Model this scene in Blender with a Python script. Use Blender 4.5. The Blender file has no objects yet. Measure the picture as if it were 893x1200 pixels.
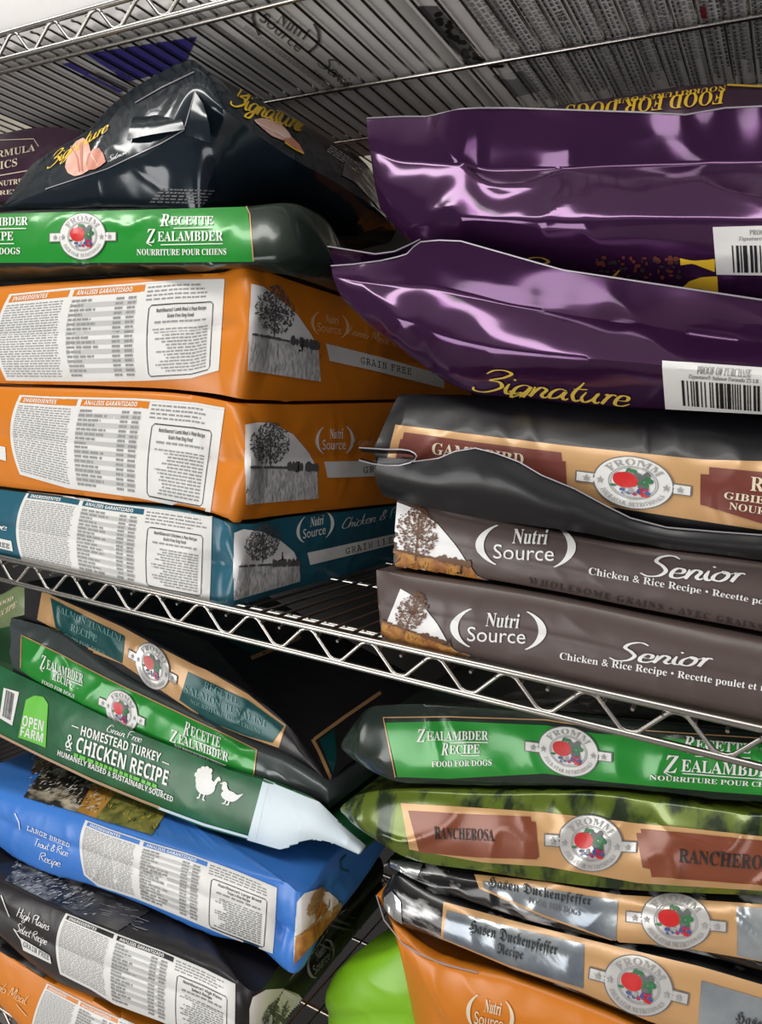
import bpy, bmesh, math, random
from mathutils import Vector, Matrix, noise
from mathutils.bvhtree import BVHTree

random.seed(7)
SC = bpy.context.scene
COL = SC.collection

# ------------------------------------------------------------------ camera
ZC = 1.55                                    # eye height above the floor
AX = Vector((0.87429083, 0.11522691, -0.47152764))   # world X in camera axes (right, down, forward)
AY = Vector((0.48091029, -0.07376908, 0.87366093))
AZ = Vector((0.06588509, -0.99059623, -0.11990944))
FPX, CX, CY = 888.0, 446.5, 600.0
cam = bpy.data.cameras.new('camera')
cam_o = bpy.data.objects.new('camera', cam)
COL.objects.link(cam_o)
cam.sensor_fit = 'VERTICAL'
cam.sensor_height = 24.0
cam.lens = 24.0 * FPX / 1200.0
cam.clip_start = 0.02
R = Matrix(((AX[0], -AX[1], -AX[2]), (AY[0], -AY[1], -AY[2]), (AZ[0], -AZ[1], -AZ[2])))
cam_o.matrix_world = Matrix.Translation((0, 0, ZC)) @ R.to_4x4()
SC.camera = cam_o
EYE = Vector((0, 0, ZC))

# ------------------------------------------------------------------ world, lamps, exposure
SC.view_settings.view_transform = 'Standard'
SC.view_settings.look = 'None'
SC.view_settings.gamma = 1.0
SC.view_settings.exposure = 0.0
SC.view_settings.use_curve_mapping = False
world = bpy.data.worlds.new('shop')
SC.world = world
world.use_nodes = True
bg = world.node_tree.nodes['Background']
bg.inputs[0].default_value = (0.92, 0.95, 1.0, 1)
bg.inputs[1].default_value = 0.12


def area(name, loc, target, sx, sy, power, col=(1, 1, 1)):
    l = bpy.data.lights.new(name, 'AREA')
    l.shape = 'RECTANGLE'
    l.size, l.size_y, l.energy, l.color = sx, sy, power, col
    o = bpy.data.objects.new(name, l)
    COL.objects.link(o)
    o.location = loc
    d = Vector(target) - Vector(loc)
    o.rotation_euler = d.to_track_quat('-Z', 'Y').to_euler()
    return o


area('window_light', (-1.65, -1.45, 0.78), (-0.5, 0.8, 1.55), 1.5, 1.5, 40, (1.0, 0.985, 0.96))
area('shop_window_light', (1.2, -1.9, 0.95), (-0.4, 0.8, 1.5), 1.1, 1.6, 22, (1.0, 0.96, 0.96))
area('ceiling_tube_light', (-0.9, 0.0, 2.68), (-0.8, 0.45, 0.5), 2.2, 0.22, 17, (1.0, 0.97, 0.92))


# ------------------------------------------------------------------ materials
def mat(name, col, rough=0.45, metal=0.0, coat=0.0, bump=0.0, bscale=30.0, spec=0.5, second=None, sscale=20.0, crinkle=False,
        sharp=(0.4, 0.6), stretch=(1, 1, 1)):
    m = bpy.data.materials.new(name)
    m.use_nodes = True
    nt = m.node_tree
    b = nt.nodes['Principled BSDF']
    b.inputs['Base Color'].default_value = (*col, 1)
    b.inputs['Roughness'].default_value = rough
    b.inputs['Metallic'].default_value = metal
    b.inputs['Specular IOR Level'].default_value = spec
    b.inputs['Coat Weight'].default_value = coat
    b.inputs['Coat Roughness'].default_value = 0.08
    tc = nt.nodes.new('ShaderNodeTexCoord')
    if bump > 0:
        n = nt.nodes.new('ShaderNodeTexNoise')
        n.inputs['Scale'].default_value = bscale
        n.inputs['Detail'].default_value = 3.0
        n.inputs['Roughness'].default_value = 0.45
        n.inputs['Distortion'].default_value = 0.6
        if crinkle:
            n.noise_type = 'RIDGED_MULTIFRACTAL'
            n.inputs['Detail'].default_value = 1.5
            n.inputs['Roughness'].default_value = 0.35
        nt.links.new(tc.outputs['Object'], n.inputs['Vector'])
        bp = nt.nodes.new('ShaderNodeBump')
        bp.inputs['Strength'].default_value = bump
        bp.inputs['Distance'].default_value = 0.006
        nt.links.new(n.outputs['Fac'], bp.inputs['Height'])
        nt.links.new(bp.outputs['Normal'], b.inputs['Normal'])
    if second:
        mp = nt.nodes.new('ShaderNodeMapping')
        mp.inputs['Scale'].default_value = stretch
        nt.links.new(tc.outputs['Object'], mp.inputs['Vector'])
        n2 = nt.nodes.new('ShaderNodeTexNoise')
        n2.inputs['Scale'].default_value = sscale
        n2.inputs['Detail'].default_value = 5.0
        nt.links.new(mp.outputs['Vector'], n2.inputs['Vector'])
        r = nt.nodes.new('ShaderNodeValToRGB')
        r.color_ramp.elements[0].position = sharp[0]
        r.color_ramp.elements[1].position = sharp[1]
        r.color_ramp.elements[0].color = (*col, 1)
        r.color_ramp.elements[1].color = (*second, 1)
        nt.links.new(n2.outputs['Fac'], r.inputs['Fac'])
        nt.links.new(r.outputs['Color'], b.inputs['Base Color'])
    return m


M = {}
M['chrome'] = mat('chrome wire', (0.46, 0.44, 0.41), 0.27, 1.0)
M['wall'] = mat('painted wall', (0.62, 0.58, 0.50), 0.8, bump=0.05, bscale=120)
M['panel'] = mat('gap shade', (0.022, 0.020, 0.020), 0.6)  # near-black colour standing in for the shade behind the stacks
M['ceil'] = mat('ceiling paint', (0.8, 0.8, 0.77), 0.85)
M['floor'] = mat('shop floor', (0.36, 0.33, 0.30), 0.5, bump=0.03, bscale=20)
# films
M['orange'] = mat('orange film', (0.62, 0.19, 0.012), 0.36, bump=0.10, bscale=28)
M['teal'] = mat('teal film', (0.018, 0.105, 0.155), 0.30, bump=0.10, bscale=28)
M['blue'] = mat('blue film', (0.045, 0.19, 0.60), 0.34, bump=0.16, bscale=26)
M['black'] = mat('black film', (0.016, 0.014, 0.016), 0.34, bump=0.12, bscale=28)
M['brown'] = mat('grey brown film', (0.085, 0.060, 0.054), 0.36, bump=0.12, bscale=24)
M['purple'] = mat('purple foil', (0.060, 0.016, 0.070), 0.14, 0.6, 0.4, bump=0.40, bscale=13, crinkle=True)
M['plum'] = mat('plum film', (0.055, 0.022, 0.045), 0.3, 0.2, 0.2, bump=0.2, bscale=25)
M['navy'] = mat('black navy foil', (0.009, 0.016, 0.024), 0.17, 0.2, 0.35, bump=0.18, bscale=13, crinkle=True)
M['gamefilm'] = mat('charcoal film', (0.008, 0.008, 0.010), 0.40, 0.05, 0.1, bump=0.34, bscale=16, crinkle=True)
M['greenfoil'] = mat('dark green grey film', (0.018, 0.028, 0.022), 0.24, 0.2, 0.3, bump=0.28, bscale=16, crinkle=True)
M['greyfoil'] = mat('slate grey foil', (0.065, 0.080, 0.080), 0.30, 0.25, 0.2, bump=0.34, bscale=16, crinkle=True)
M['olivefoil'] = mat('olive foil with grass streaks', (0.12, 0.17, 0.018), 0.24, 0.3, 0.3, bump=0.2, bscale=14, crinkle=True,
                     second=(0.018, 0.032, 0.012), sscale=9, sharp=(0.47, 0.60), stretch=(6, 6, 0.7))
M['palegreen'] = mat('sage green film', (0.17, 0.22, 0.10), 0.35, bump=0.2, bscale=26)
M['furfoil'] = mat('black foil with pale flecks', (0.010, 0.010, 0.011), 0.22, 0.2, 0.3, bump=0.2, bscale=14, crinkle=True,
                   second=(0.42, 0.42, 0.42), sscale=48, sharp=(0.55, 0.66), stretch=(0.5, 1, 1.6))
M['lime'] = mat('lime film', (0.20, 0.47, 0.012), 0.36, bump=0.1, bscale=14)
M['darkgreen'] = mat('forest green film', (0.010, 0.085, 0.030), 0.33, bump=0.1, bscale=26,
                     second=(0.016, 0.12, 0.045), sscale=18)
M['whitefilm'] = mat('white film', (0.62, 0.72, 0.78), 0.4, bump=0.10, bscale=22)
M['silver'] = mat('silver foil', (0.55, 0.58, 0.60), 0.2, 0.85, 0.3, bump=0.5, bscale=34)
M['silverbag'] = mat('silver grey film', (0.86, 0.86, 0.85), 0.42, 0.1, bump=0.12, bscale=26)
M['palebag'] = mat('pale grey film', (0.62, 0.61, 0.60), 0.5, bump=0.1, bscale=26)
M['dimbag'] = mat('mid grey film', (0.80, 0.78, 0.76), 0.45, bump=0.12, bscale=26)
# prints
M['white'] = mat('white print', (0.78, 0.78, 0.76), 0.42, bump=0.06, bscale=30)
M['label'] = mat('white label', (0.70, 0.70, 0.68), 0.42, bump=0.08, bscale=28)
M['ink'] = mat('grey fine print', (0.26, 0.26, 0.26), 0.5)
M['inkb'] = mat('black print', (0.012, 0.012, 0.012), 0.45)
M['stripe'] = mat('grey table stripe', (0.48, 0.48, 0.47), 0.45)
M['cream'] = mat('cream print', (0.72, 0.62, 0.45), 0.45)
M['fadedorange'] = mat('pale orange print', (0.72, 0.45, 0.22), 0.45)
M['gold'] = mat('gold lettering', (0.80, 0.58, 0.09), 0.35, 0.2)
M['yellow'] = mat('yellow print', (0.85, 0.55, 0.03), 0.4)
M['green'] = mat('bright green print', (0.016, 0.26, 0.030), 0.26, 0.1, 0.3, bump=0.16, bscale=14, crinkle=True)
M['limeprint'] = mat('light green print', (0.13, 0.50, 0.05), 0.38)
M['tan'] = mat('tan print', (0.55, 0.32, 0.14), 0.30, 0.15, 0.2, bump=0.18, bscale=14, crinkle=True)
M['rust'] = mat('rust brown print', (0.21, 0.055, 0.024), 0.30, 0.1, 0.15, bump=0.16, bscale=14, crinkle=True)
M['rustd'] = mat('dark rust print', (0.13, 0.034, 0.02), 0.30, 0.1, 0.2, bump=0.28, bscale=24)
M['maroon'] = mat('maroon print', (0.17, 0.040, 0.028), 0.33, 0.1, bump=0.15, bscale=24)
M['tealprint'] = mat('teal print', (0.003, 0.070, 0.070), 0.30, 0.15, 0.0, bump=0.18, bscale=14, crinkle=True)
M['tealtext'] = mat('pale teal print', (0.10, 0.26, 0.25), 0.4)
M['steel'] = mat('silver blue cloud print', (0.09, 0.12, 0.17), 0.22, 0.45, 0.3, bump=0.28, bscale=24,
                 second=(0.42, 0.45, 0.46), sscale=14, sharp=(0.35, 0.68))
M['emblem'] = mat('silver emblem', (0.55, 0.54, 0.52), 0.28, 0.25, 0.2, bump=0.25, bscale=24)
M['emblemw'] = mat('white emblem', (0.70, 0.70, 0.68), 0.35, bump=0.2, bscale=24)
M['grey'] = mat('dark grey print', (0.12, 0.12, 0.125), 0.45)
M['midgrey'] = mat('mid grey print', (0.30, 0.30, 0.30), 0.45)
M['red'] = mat('apple red print', (0.55, 0.020, 0.020), 0.3)
M['leaf'] = mat('leaf green print', (0.03, 0.16, 0.06), 0.4)
M['berry'] = mat('berry print', (0.35, 0.02, 0.09), 0.35)
M['blueberry'] = mat('blueberry print', (0.05, 0.08, 0.25), 0.35)
M['salmon'] = mat('salmon pink print', (0.72, 0.36, 0.28), 0.35, second=(0.80, 0.55, 0.46), sscale=40)
M['salmond'] = mat('salmon shade print', (0.55, 0.22, 0.15), 0.35)
M['sky'] = mat('pale sky print', (0.80, 0.80, 0.80), 0.42)
M['field'] = mat('grey field print', (0.40, 0.40, 0.40), 0.45, second=(0.66, 0.66, 0.66), sscale=160, stretch=(1.5, 1.5, .6))
M['treegrey'] = mat('grey tree print', (0.10, 0.10, 0.10), 0.45)
M['goldfield'] = mat('autumn field print', (0.30, 0.11, 0.03), 0.45, second=(0.50, 0.24, 0.05), sscale=90)
M['treebrown'] = mat('autumn tree print', (0.13, 0.055, 0.022), 0.45)
M['treegold'] = mat('golden tree print', (0.42, 0.27, 0.12), 0.45)
M['fur'] = mat('brindled fur print', (0.022, 0.018, 0.016), 0.4, second=(0.62, 0.54, 0.42), sscale=52, sharp=(0.47, 0.66), stretch=(0.5, 1, 1))
M['furbrown'] = mat('brown fur print', (0.12, 0.065, 0.03), 0.4, second=(0.22, 0.13, 0.06), sscale=60)
M['golden'] = mat('golden coat print', (0.40, 0.18, 0.03), 0.4, second=(0.55, 0.28, 0.05), sscale=25)
M['grassprint'] = mat('grass print', (0.10, 0.11, 0.02), 0.4, second=(0.28, 0.26, 0.06), sscale=50)
M['furgrey'] = mat('grey fur print', (0.02, 0.02, 0.022), 0.35, second=(0.42, 0.42, 0.43), sscale=50, sharp=(0.46, 0.68), stretch=(0.5, 1, 1))
M['woodgrey'] = mat('grey wood print', (0.045, 0.042, 0.042), 0.35, second=(0.10, 0.095, 0.095), sscale=25)
M['kraft'] = mat('kraft edge print', (0.42, 0.27, 0.17), 0.5)
M['violet'] = mat('violet print', (0.06, 0.05, 0.28), 0.45)
M['faint'] = mat('dark brown relief print', (0.030, 0.022, 0.02), 0.5)
M['blueheader'] = mat('blue header print', (0.06, 0.20, 0.55), 0.4)
M['seamedge'] = mat('film cut edge', (0.35, 0.33, 0.36), 0.3, 0.3)
M['dimred'] = mat('dull red print', (0.25, 0.02, 0.03), 0.45)

# ------------------------------------------------------------------ helpers


def ray(x, y):
    a, b, c = x - CX, y - CY, FPX
    return Vector((AX[0] * a + AX[1] * b + AX[2] * c, AY[0] * a + AY[1] * b + AY[2] * c, AZ[0] * a + AZ[1] * b + AZ[2] * c))


def at(x, y, v):
    """Point on the line of sight through (x, y): v > 0 at depth Y = v, v < 0 on the plane X = v."""
    r = ray(x, y)
    return EYE + r * (v / (r.y if v > 0 else r.x))


def link(name, me, parent=None, m=None):
    o = bpy.data.objects.new(name, me)
    COL.objects.link(o)
    if parent:
        o.parent = parent
    if m:
        me.materials.append(m)
    return o


def mesh(name, verts, faces, parent=None, mats=(), idx=None, smooth=True, sharp=0.9):
    off = parent_loc(parent)
    me = bpy.data.meshes.new(name)
    me.from_pydata([Vector(v) - off for v in verts], [], faces)
    for m in mats:
        me.materials.append(m)
    if idx:
        me.polygons.foreach_set('material_index', idx)
    if smooth:
        me.polygons.foreach_set('use_smooth', [True] * len(me.polygons))
        if sharp:
            me.set_sharp_from_angle(angle=sharp)
    me.update()
    return link(name, me, parent)


def parent_loc(p):
    v = Vector((0, 0, 0))
    while p:
        v += p.location
        p = p.parent
    return v


def thing(name, loc, label, cat, group=None):
    o = bpy.data.objects.new(name, None)
    COL.objects.link(o)
    o.location = loc
    o.empty_display_size = 0.05
    o['label'] = label
    o['category'] = cat
    if group:
        o['group'] = group
    return o


def tube(path, r, n=8, closed=False):
    vs, fs = [], []
    P = [Vector(p) for p in path]
    up = Vector((0.13, 0.27, 0.95)).normalized()
    for i, p in enumerate(P):
        t = (P[min(i + 1, len(P) - 1)] - P[max(i - 1, 0)]).normalized()
        a = t.cross(up)
        if a.length < 0.05:
            a = t.cross(Vector((1, 0, 0)))
        a.normalize()
        b = a.cross(t)
        for k in range(n):
            an = 2 * math.pi * k / n
            vs.append(p + (a * math.cos(an) + b * math.sin(an)) * r)
    for i in range(len(P) - 1):
        for k in range(n):
            fs.append((i * n + k, i * n + (k + 1) % n, (i + 1) * n + (k + 1) % n, (i + 1) * n + k))
    fs.append(tuple(range(n))[::-1])
    fs.append(tuple((len(P) - 1) * n + k for k in range(n)))
    return vs, fs


def merge(parts):
    V, F = [], []
    for v, f in parts:
        o = len(V)
        V += v
        F += [tuple(i + o for i in q) for q in f]
    return V, F


def box(x0, x1, y0, y1, z0, z1):
    v = [(x, y, z) for z in (z0, z1) for y in (y0, y1) for x in (x0, x1)]
    f = [(0, 2, 3, 1), (4, 5, 7, 6), (0, 1, 5, 4), (2, 6, 7, 3), (0, 4, 6, 2), (1, 3, 7, 5)]
    return v, f


def structure(name, part, m):
    o = mesh(name, part[0], part[1], None, [m], smooth=False)
    o['kind'] = 'structure'
    return o


# ------------------------------------------------------------------ room
structure('floor', box(-4, 4, -3.5, 1.5, -0.1, 0), M['floor'])
structure('wall_back', box(-4, 4, 1.42, 1.5, 0, 2.8), M['wall'])
structure('gap_shade_panel_1', box(-4, 4, 1.405, 1.42, 0, 1.98), M['panel'])  # dark sheet added over the wall, painting the shade seen between bags
structure('ceiling', box(-4, 4, -3.5, 1.5, 2.8, 2.9), M['ceil'])

# ------------------------------------------------------------------ wire shelving
YF, YB = 0.65, 1.26
X0, X1 = -2.02, 0.42
ZMID, ZUP, ZLOW = ZC - 0.2198, ZC + 0.4509, ZC - 0.8905
RG = 0.0305
rack = thing('wire_shelving_rack', ((X0 + X1) / 2, (YF + YB) / 2, 0),
             'chrome wire shelving rack with three zigzag edged shelves of bags', 'shelf')
for px_, py_ in ((X0, YF), (X1, YF), (X0, YB), (X1, YB)):
    v, f = tube([(px_, py_, 0), (px_, py_, 2.3)], 0.0125, 12)
    rings = [tube([(px_, py_, z), (px_, py_, z + 0.004)], 0.0134, 12) for z in [0.1 + 0.05 * k for k in range(44)]]
    v, f = merge([(v, f)] + rings)
    mesh('post', v, f, rack, [M['chrome']])
PER = 0.0735
rest = []
for zt, phase, lo, hi in ((ZMID, -0.9061, -1.0, 0.05), (ZUP, -0.880, -1.25, 0.02), (ZLOW, -0.89, 9, 9)):
    v, f = merge([tube([(X0, y, zt), (X1, y, zt)], 0.0036, 10) for y in (YF, YB)] +
                 [tube([(x, YF, zt), (x, YB, zt)], 0.0036, 10) for x in (X0, X1)])
    sh = mesh('wire_shelf', v, f, rack, [M['chrome']])
    sh['label'] = {ZMID: 'middle shelf, at the height of the lowest orange bag', ZUP: 'top shelf seen from below',
                   ZLOW: 'lowest shelf, glimpsed under the bottom left orange bag'}[zt]
    v, f = merge([tube([(X0, y, zt - RG), (X1, y, zt - RG)], 0.0034, 10) for y in (YF, YB)])
    mesh('bottom_rail', v, f, sh, [M['chrome']])
    path = []
    n = int((X1 - X0) / PER)
    k0 = math.floor((X0 - phase) / PER) + 1
    for k in range(k0, k0 + n):
        xb = phase + k * PER
        for dx, h in ((-0.008, 0.10), (-0.003, 0.015), (0.003, 0.015), (0.008, 0.10), (PER / 2 - 0.008, 0.90),
                      (PER / 2 - 0.003, 0.985), (PER / 2 + 0.003, 0.985), (PER / 2 + 0.008, 0.90)):
            path.append((xb + dx, YF, zt - RG + 0.002 + (RG - 0.004) * h))
    v, f = tube(path, 0.0022, 8)
    mesh('zigzag_wire', v, f, sh, [M['chrome']])
    v, f = merge([tube([(p[0], YB, p[2]) for p in path], 0.0022, 6)])
    mesh('zigzag_wire', v, f, sh, [M['chrome']])
    for y in (0.705, 0.912, 1.08):
        v, f = tube([(X0, y, zt - 0.0105), (X1, y, zt - 0.0105)], 0.0030, 8)
        mesh('support_rod', v, f, sh, [M['chrome']])
    i = 0
    while True:
        x = X0 + 0.0245 * (i + 0.5)
        i += 1
        if x > X1:
            break
        tb = tube([(x, YF - 0.002, zt - 0.008), (x, YF + 0.006, zt - 0.0055), (x, YB, zt - 0.0055)], 0.0017, 6)
        if lo < x < hi:
            mesh('cross_wire', tb[0], tb[1], sh, [M['chrome']])
        else:
            rest.append(tb)
v, f = merge(rest)
o = mesh('cross_wire', v, f, rack, [M['chrome']])
o['kind'] = 'stuff'


# ------------------------------------------------------------------ bags
def catmull(P, t):
    n = len(P)
    if n == 1:
        return P[0].copy()
    s = t * (n - 1)
    i = min(int(s), n - 2)
    u = s - i
    p1, p2 = P[i], P[i + 1]
    p0 = P[i - 1] if i > 0 else p1 * 2 - p2
    p3 = P[i + 2] if i + 2 < n else p2 * 2 - p1
    # tamed tangents (centripetal-ish)
    d1, d0, d2 = (p2 - p1).length + 1e-9, (p1 - p0).length + 1e-9, (p3 - p2).length + 1e-9
    m1 = ((p1 - p0) / d0 * d1 + (p2 - p1) / d1 * d0) / (d0 + d1) * d1 * 1.0
    m2 = ((p2 - p1) / d1 * d2 + (p3 - p2) / d2 * d1) / (d1 + d2) * d1 * 1.0
    u2, u3 = u * u, u * u * u
    return p1 * (2 * u3 - 3 * u2 + 1) + m1 * (u3 - 2 * u2 + u) + p2 * (-2 * u3 + 3 * u2) + m2 * (u3 - u2)


def wrinkle(p, amp, crease, k=1.0, dirx=1.0):
    a = noise.noise(Vector((p.x * 9 * k, p.y * 9 * k, p.z * 9 * k))) * amp
    q = Vector((p.x * 17 * k * dirx + 3.7, p.y * 17 * k * dirx, p.z * 13 * k))
    q2 = q + Vector((noise.noise(q * 0.6), noise.noise(q * 0.6 + Vector((7, 0, 0))), noise.noise(q * 0.6 + Vector((0, 9, 0))))) * 1.1
    r = 1 - abs(noise.noise(q2)) * 2.6
    b = (max(r, 0) ** 2.2) * crease * (0.55 + 0.9 * noise.noise(p * 6 + Vector((2, 5, 1))))
    c = noise.noise(p * 45 * k) * crease * 0.14
    return a + b + c


class Bag:
    def __init__(self, label, stations, material, depth=0.42, bulge=0.006, bands=None, crown=0.006, wr=(0.003, 0.002),
                 wk=1.0, dirx=1.0, nu=150, nv=26, group=None, top_drop=0.0, name='pet_food_bag', cat='pet food bag', body='bag_body',
                 right_end=False, bottom=None, crownb=0.0, floorz=None, rest=(), minz=None, maxz=None, lshift=0.0, vis_lift=0.006):
        if stations[-1][0][0] == 985:      # the far end of the bag lies beyond the picture edge
            k = (1100 - 985) / (985 - 893)
            stations = stations + [tuple((q[0] + (q[0] - p_[0]) * k, q[1] + (q[1] - p_[1]) * k, q[2]) for p_, q in zip(stations[-2], stations[-1]))]
        rows = len(stations[0])
        pts = [[at(*p) if len(p) == 3 else Vector(p[1:]) for p in s] for s in stations]
        if floorz is not None:
            for s in pts:
                s[-1].z = floorz
        self.pts = pts
        bands = bands or [bulge] * (rows - 1)
        # spacing of columns along the visible strip by length
        mid = [s[len(s) // 2] for s in pts]
        L = [0]
        for i in range(1, len(mid)):
            L.append(L[-1] + (mid[i] - mid[i - 1]).length)
        self.L = L
        n = len(pts)
        def tpar(s):                       # arclength fraction -> station parameter
            d = s * L[-1]
            for i in range(n - 1):
                if d <= L[i + 1] or i == n - 2:
                    return (i + (d - L[i]) / max(L[i + 1] - L[i], 1e-9)) / (n - 1)
        rowpts = [[s[r] for s in pts] for r in range(rows)]
        grid = []
        for i in range(nu + 1):
            t = tpar(i / nu)
            col = [catmull(rowpts[r], t) for r in range(rows)]
            line = []
            for b in range(rows - 1):
                m = max(4, nv // (rows - 1))
                for j in range(m + (1 if b == rows - 2 else 0)):
                    v = j / m
                    line.append((col[b].lerp(col[b + 1], v), b, v))
            grid.append(line)
        nv1 = len(grid[0])
        G = [[g[0] for g in line] for line in grid]
        # bulge and wrinkles along the surface normal
        N = [[None] * nv1 for _ in range(nu + 1)]
        for i in range(nu + 1):
            for j in range(nv1):
                du = G[min(i + 1, nu)][j] - G[max(i - 1, 0)][j]
                dv = G[i][min(j + 1, nv1 - 1)] - G[i][max(j - 1, 0)]
                nn = dv.cross(du)
                if nn.length < 1e-9:
                    nn = Vector((0, -1, 0))
                N[i][j] = nn.normalized()
        H = [[None] * nv1 for _ in range(nu + 1)]
        for i in range(nu + 1):
            for j in range(nv1):
                p, b, v = grid[i][j]
                w = 1 - abs(2 * v - 1) ** 2.4
                e = (j / (nv1 - 1))
                edge = min(1.0, 4.5 * min(e, 1 - e))
                ends = min(1.0, i / nu * 12 + 0.15)
                H[i][j] = p + N[i][j] * (bands[b] * w * ends + wrinkle(p, wr[0], wr[1], wk, dirx) * edge)
        if crown < 0:
            pass
        top = [H[i][0] for i in range(nu + 1)]
        bot = [H[i][nv1 - 1] for i in range(nu + 1)]
        # close the outline behind
        hidden = []
        dv = Vector((0, depth, 0)) if not isinstance(depth, tuple) else Vector(depth)
        if right_end:
            a, c = top[-1], top[0]
            back = [(top[-1], bot[-1])]
            tl, bl = top[0] + Vector((0, top[-1].y - top[0].y, 0)), bot[0] + Vector((0, bot[-1].y - bot[0].y, 0))
            tl.x += lshift
            bl.x += lshift
            seq = [((top[-1], bot[-1]), (tl, bl), 30), ((tl, bl), (top[0], bot[0]), 14)]
        else:
            tr, br = top[-1] + dv, bot[-1] + dv
            tl, bl = top[0] + dv, bot[0] + dv
            dz = Vector((0, 0, -top_drop))
            seq = [((top[-1], bot[-1]), (tr + dz, br), 14), ((tr + dz, br), (tl + dz, bl), 40), ((tl + dz, bl), (top[0], bot[0]), 14)]
        hid = []
        for (a, b_), (c, d_), m in seq:
            for k in range(1, m + 1):
                hid.append((a.lerp(c, k / m), b_.lerp(d_, k / m)))
        hid.pop()
        V, F = [], []
        cols = []
        for i in range(nu + 1):
            ids = []
            for j in range(nv1):
                ids.append(len(V))
                V.append(H[i][j])
            cols.append(ids)
        bc = sum(bot, Vector()) / len(bot)
        for t_, b_ in hid:
            ids = []
            for j in range(nv1):
                v = j / (nv1 - 1)
                ids.append(len(V))
                out = (t_ - (top[nu // 2] + (tl - top[0]) * 0.5))
                out.z = 0
                out = out.normalized() if out.length > 1e-6 else Vector((0, 1, 0))
                V.append(t_.lerp(b_, v) + out * 0.004 * math.sin(math.pi * v))
            cols.append(ids)
        nc = len(cols)
        for i in range(nc):
            a, b_ = cols[i], cols[(i + 1) % nc]
            for j in range(nv1 - 1):
                F.append((a[j], a[j + 1], b_[j + 1], b_[j]))
        # caps
        for jj, sgn, cr in ((0, 1, crown), (nv1 - 1, -1, crownb)):
            loop = [c[jj] for c in cols]
            hl = [V[c[jj]] for c in cols]
            if right_end:
                corner = [top, bot][jj > 0]
                cen = (corner[0] + corner[-1] + (tl, bl)[jj > 0] + corner[nu // 2]) / 4
            else:
                cen = sum(hl, Vector()) / len(hl)
            prev = loop
            K = 10
            for k in range(1, K):
                t = k / K
                ring = []
                for p in hl:
                    q = p.lerp(cen, t)
                    q.z += sgn * cr * (1 - (1 - t) ** 3)
                    if sgn > 0:
                        q.z += wrinkle(q, wr[0] * .8, wr[1] * .8, wk, 1) * min(1, t * 4)
                    ring.append(len(V))
                    V.append(q)
                for i in range(nc):
                    a, b_ = i, (i + 1) % nc
                    F.append((prev[a], prev[b_], ring[b_], ring[a]) if sgn > 0 else (prev[b_], prev[a], ring[a], ring[b_]))
                prev = ring
            cid = len(V)
            cc = cen.copy()
            cc.z += sgn * cr
            V.append(cc)
            for i in range(nc):
                a, b_ = prev[i], prev[(i + 1) % nc]
                F.append((a, b_, cid) if sgn > 0 else (b_, a, cid))
        for vi, v in enumerate(V):         # settle onto whatever carries the bag
            if minz is not None and v.z < minz:
                v.z = minz
            if maxz is not None and v.z > maxz:
                v.z = maxz
            lim = vis_lift if vi < (nu + 1) * nv1 else 0.10
            for b in rest:
                h, _, _, _ = b.bvh.ray_cast(Vector((v.x, v.y, v.z + 0.25)), Vector((0, 0, -1)))
                if h and (h.z + 0.008 if lim > .01 else h.z + (0.0045 if lim > 0 else 0)) > v.z > h.z - lim:
                    v.z = h.z + (0.0045 if lim < .01 else 0.008)
        zmin = min(v.z for v in V)
        ctr = sum(V, Vector()) / len(V)
        self.root = thing(name, (ctr.x, ctr.y, zmin), label, cat, group)
        self.V, self.F = V, F
        self.bvh = BVHTree.FromPolygons(V, F)
        self.body = mesh(body, V, F, self.root, [material], sharp=1.2)
        bm = bmesh.new()
        bm.from_mesh(self.body.data)
        bmesh.ops.recalc_face_normals(bm, faces=bm.faces)
        bm.to_mesh(self.body.data)
        bm.free()
        self.ref = mid[n // 2]

    def hit(self, x, y, off):
        r = ray(x, y).normalized()
        loc, nor, idx, d = self.bvh.ray_cast(EYE, r)
        if loc is None:
            q = EYE + r * (self.ref - EYE).dot(r)
            for _ in range(3):
                loc, nor, idx, d = self.bvh.find_nearest(q)
                q = EYE + r * (loc - EYE).dot(r)
        if nor.dot(r) > 0:
            nor = -nor
        return loc + nor * off


def along(poly, t):
    if len(poly) == 1:
        return poly[0]
    if len(poly) == 2:
        return (poly[0][0] + (poly[1][0] - poly[0][0]) * t, poly[0][1] + (poly[1][1] - poly[0][1]) * t)
    v = catmull([Vector((p[0], p[1], 0)) for p in poly], t) if False else None
    L = [0]
    for i in range(1, len(poly)):
        L.append(L[-1] + math.hypot(poly[i][0] - poly[i - 1][0], poly[i][1] - poly[i - 1][1]))
    d = t * L[-1]
    for i in range(len(poly) - 1):
        if d <= L[i + 1] or i == len(poly) - 2:
            u = (d - L[i]) / max(L[i + 1] - L[i], 1e-9)
            return (poly[i][0] + (poly[i + 1][0] - poly[i][0]) * u, poly[i][1] + (poly[i + 1][1] - poly[i][1]) * u)


def affine(o, xe, ye):
    """local (0..1, 0..1) -> sight lines: o the origin, xe where x = 1 lies, ye where y = 1 lies"""
    return lambda x, y: (o[0] + (xe[0] - o[0]) * x + (ye[0] - o[0]) * y, o[1] + (xe[1] - o[1]) * x + (ye[1] - o[1]) * y)


def bilerp(top, bot):
    return lambda u, v: tuple(a + (b - a) * v for a, b in zip(along(bot, u), along(top, u)))


IDENT = lambda x, y: (x, y)

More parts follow.
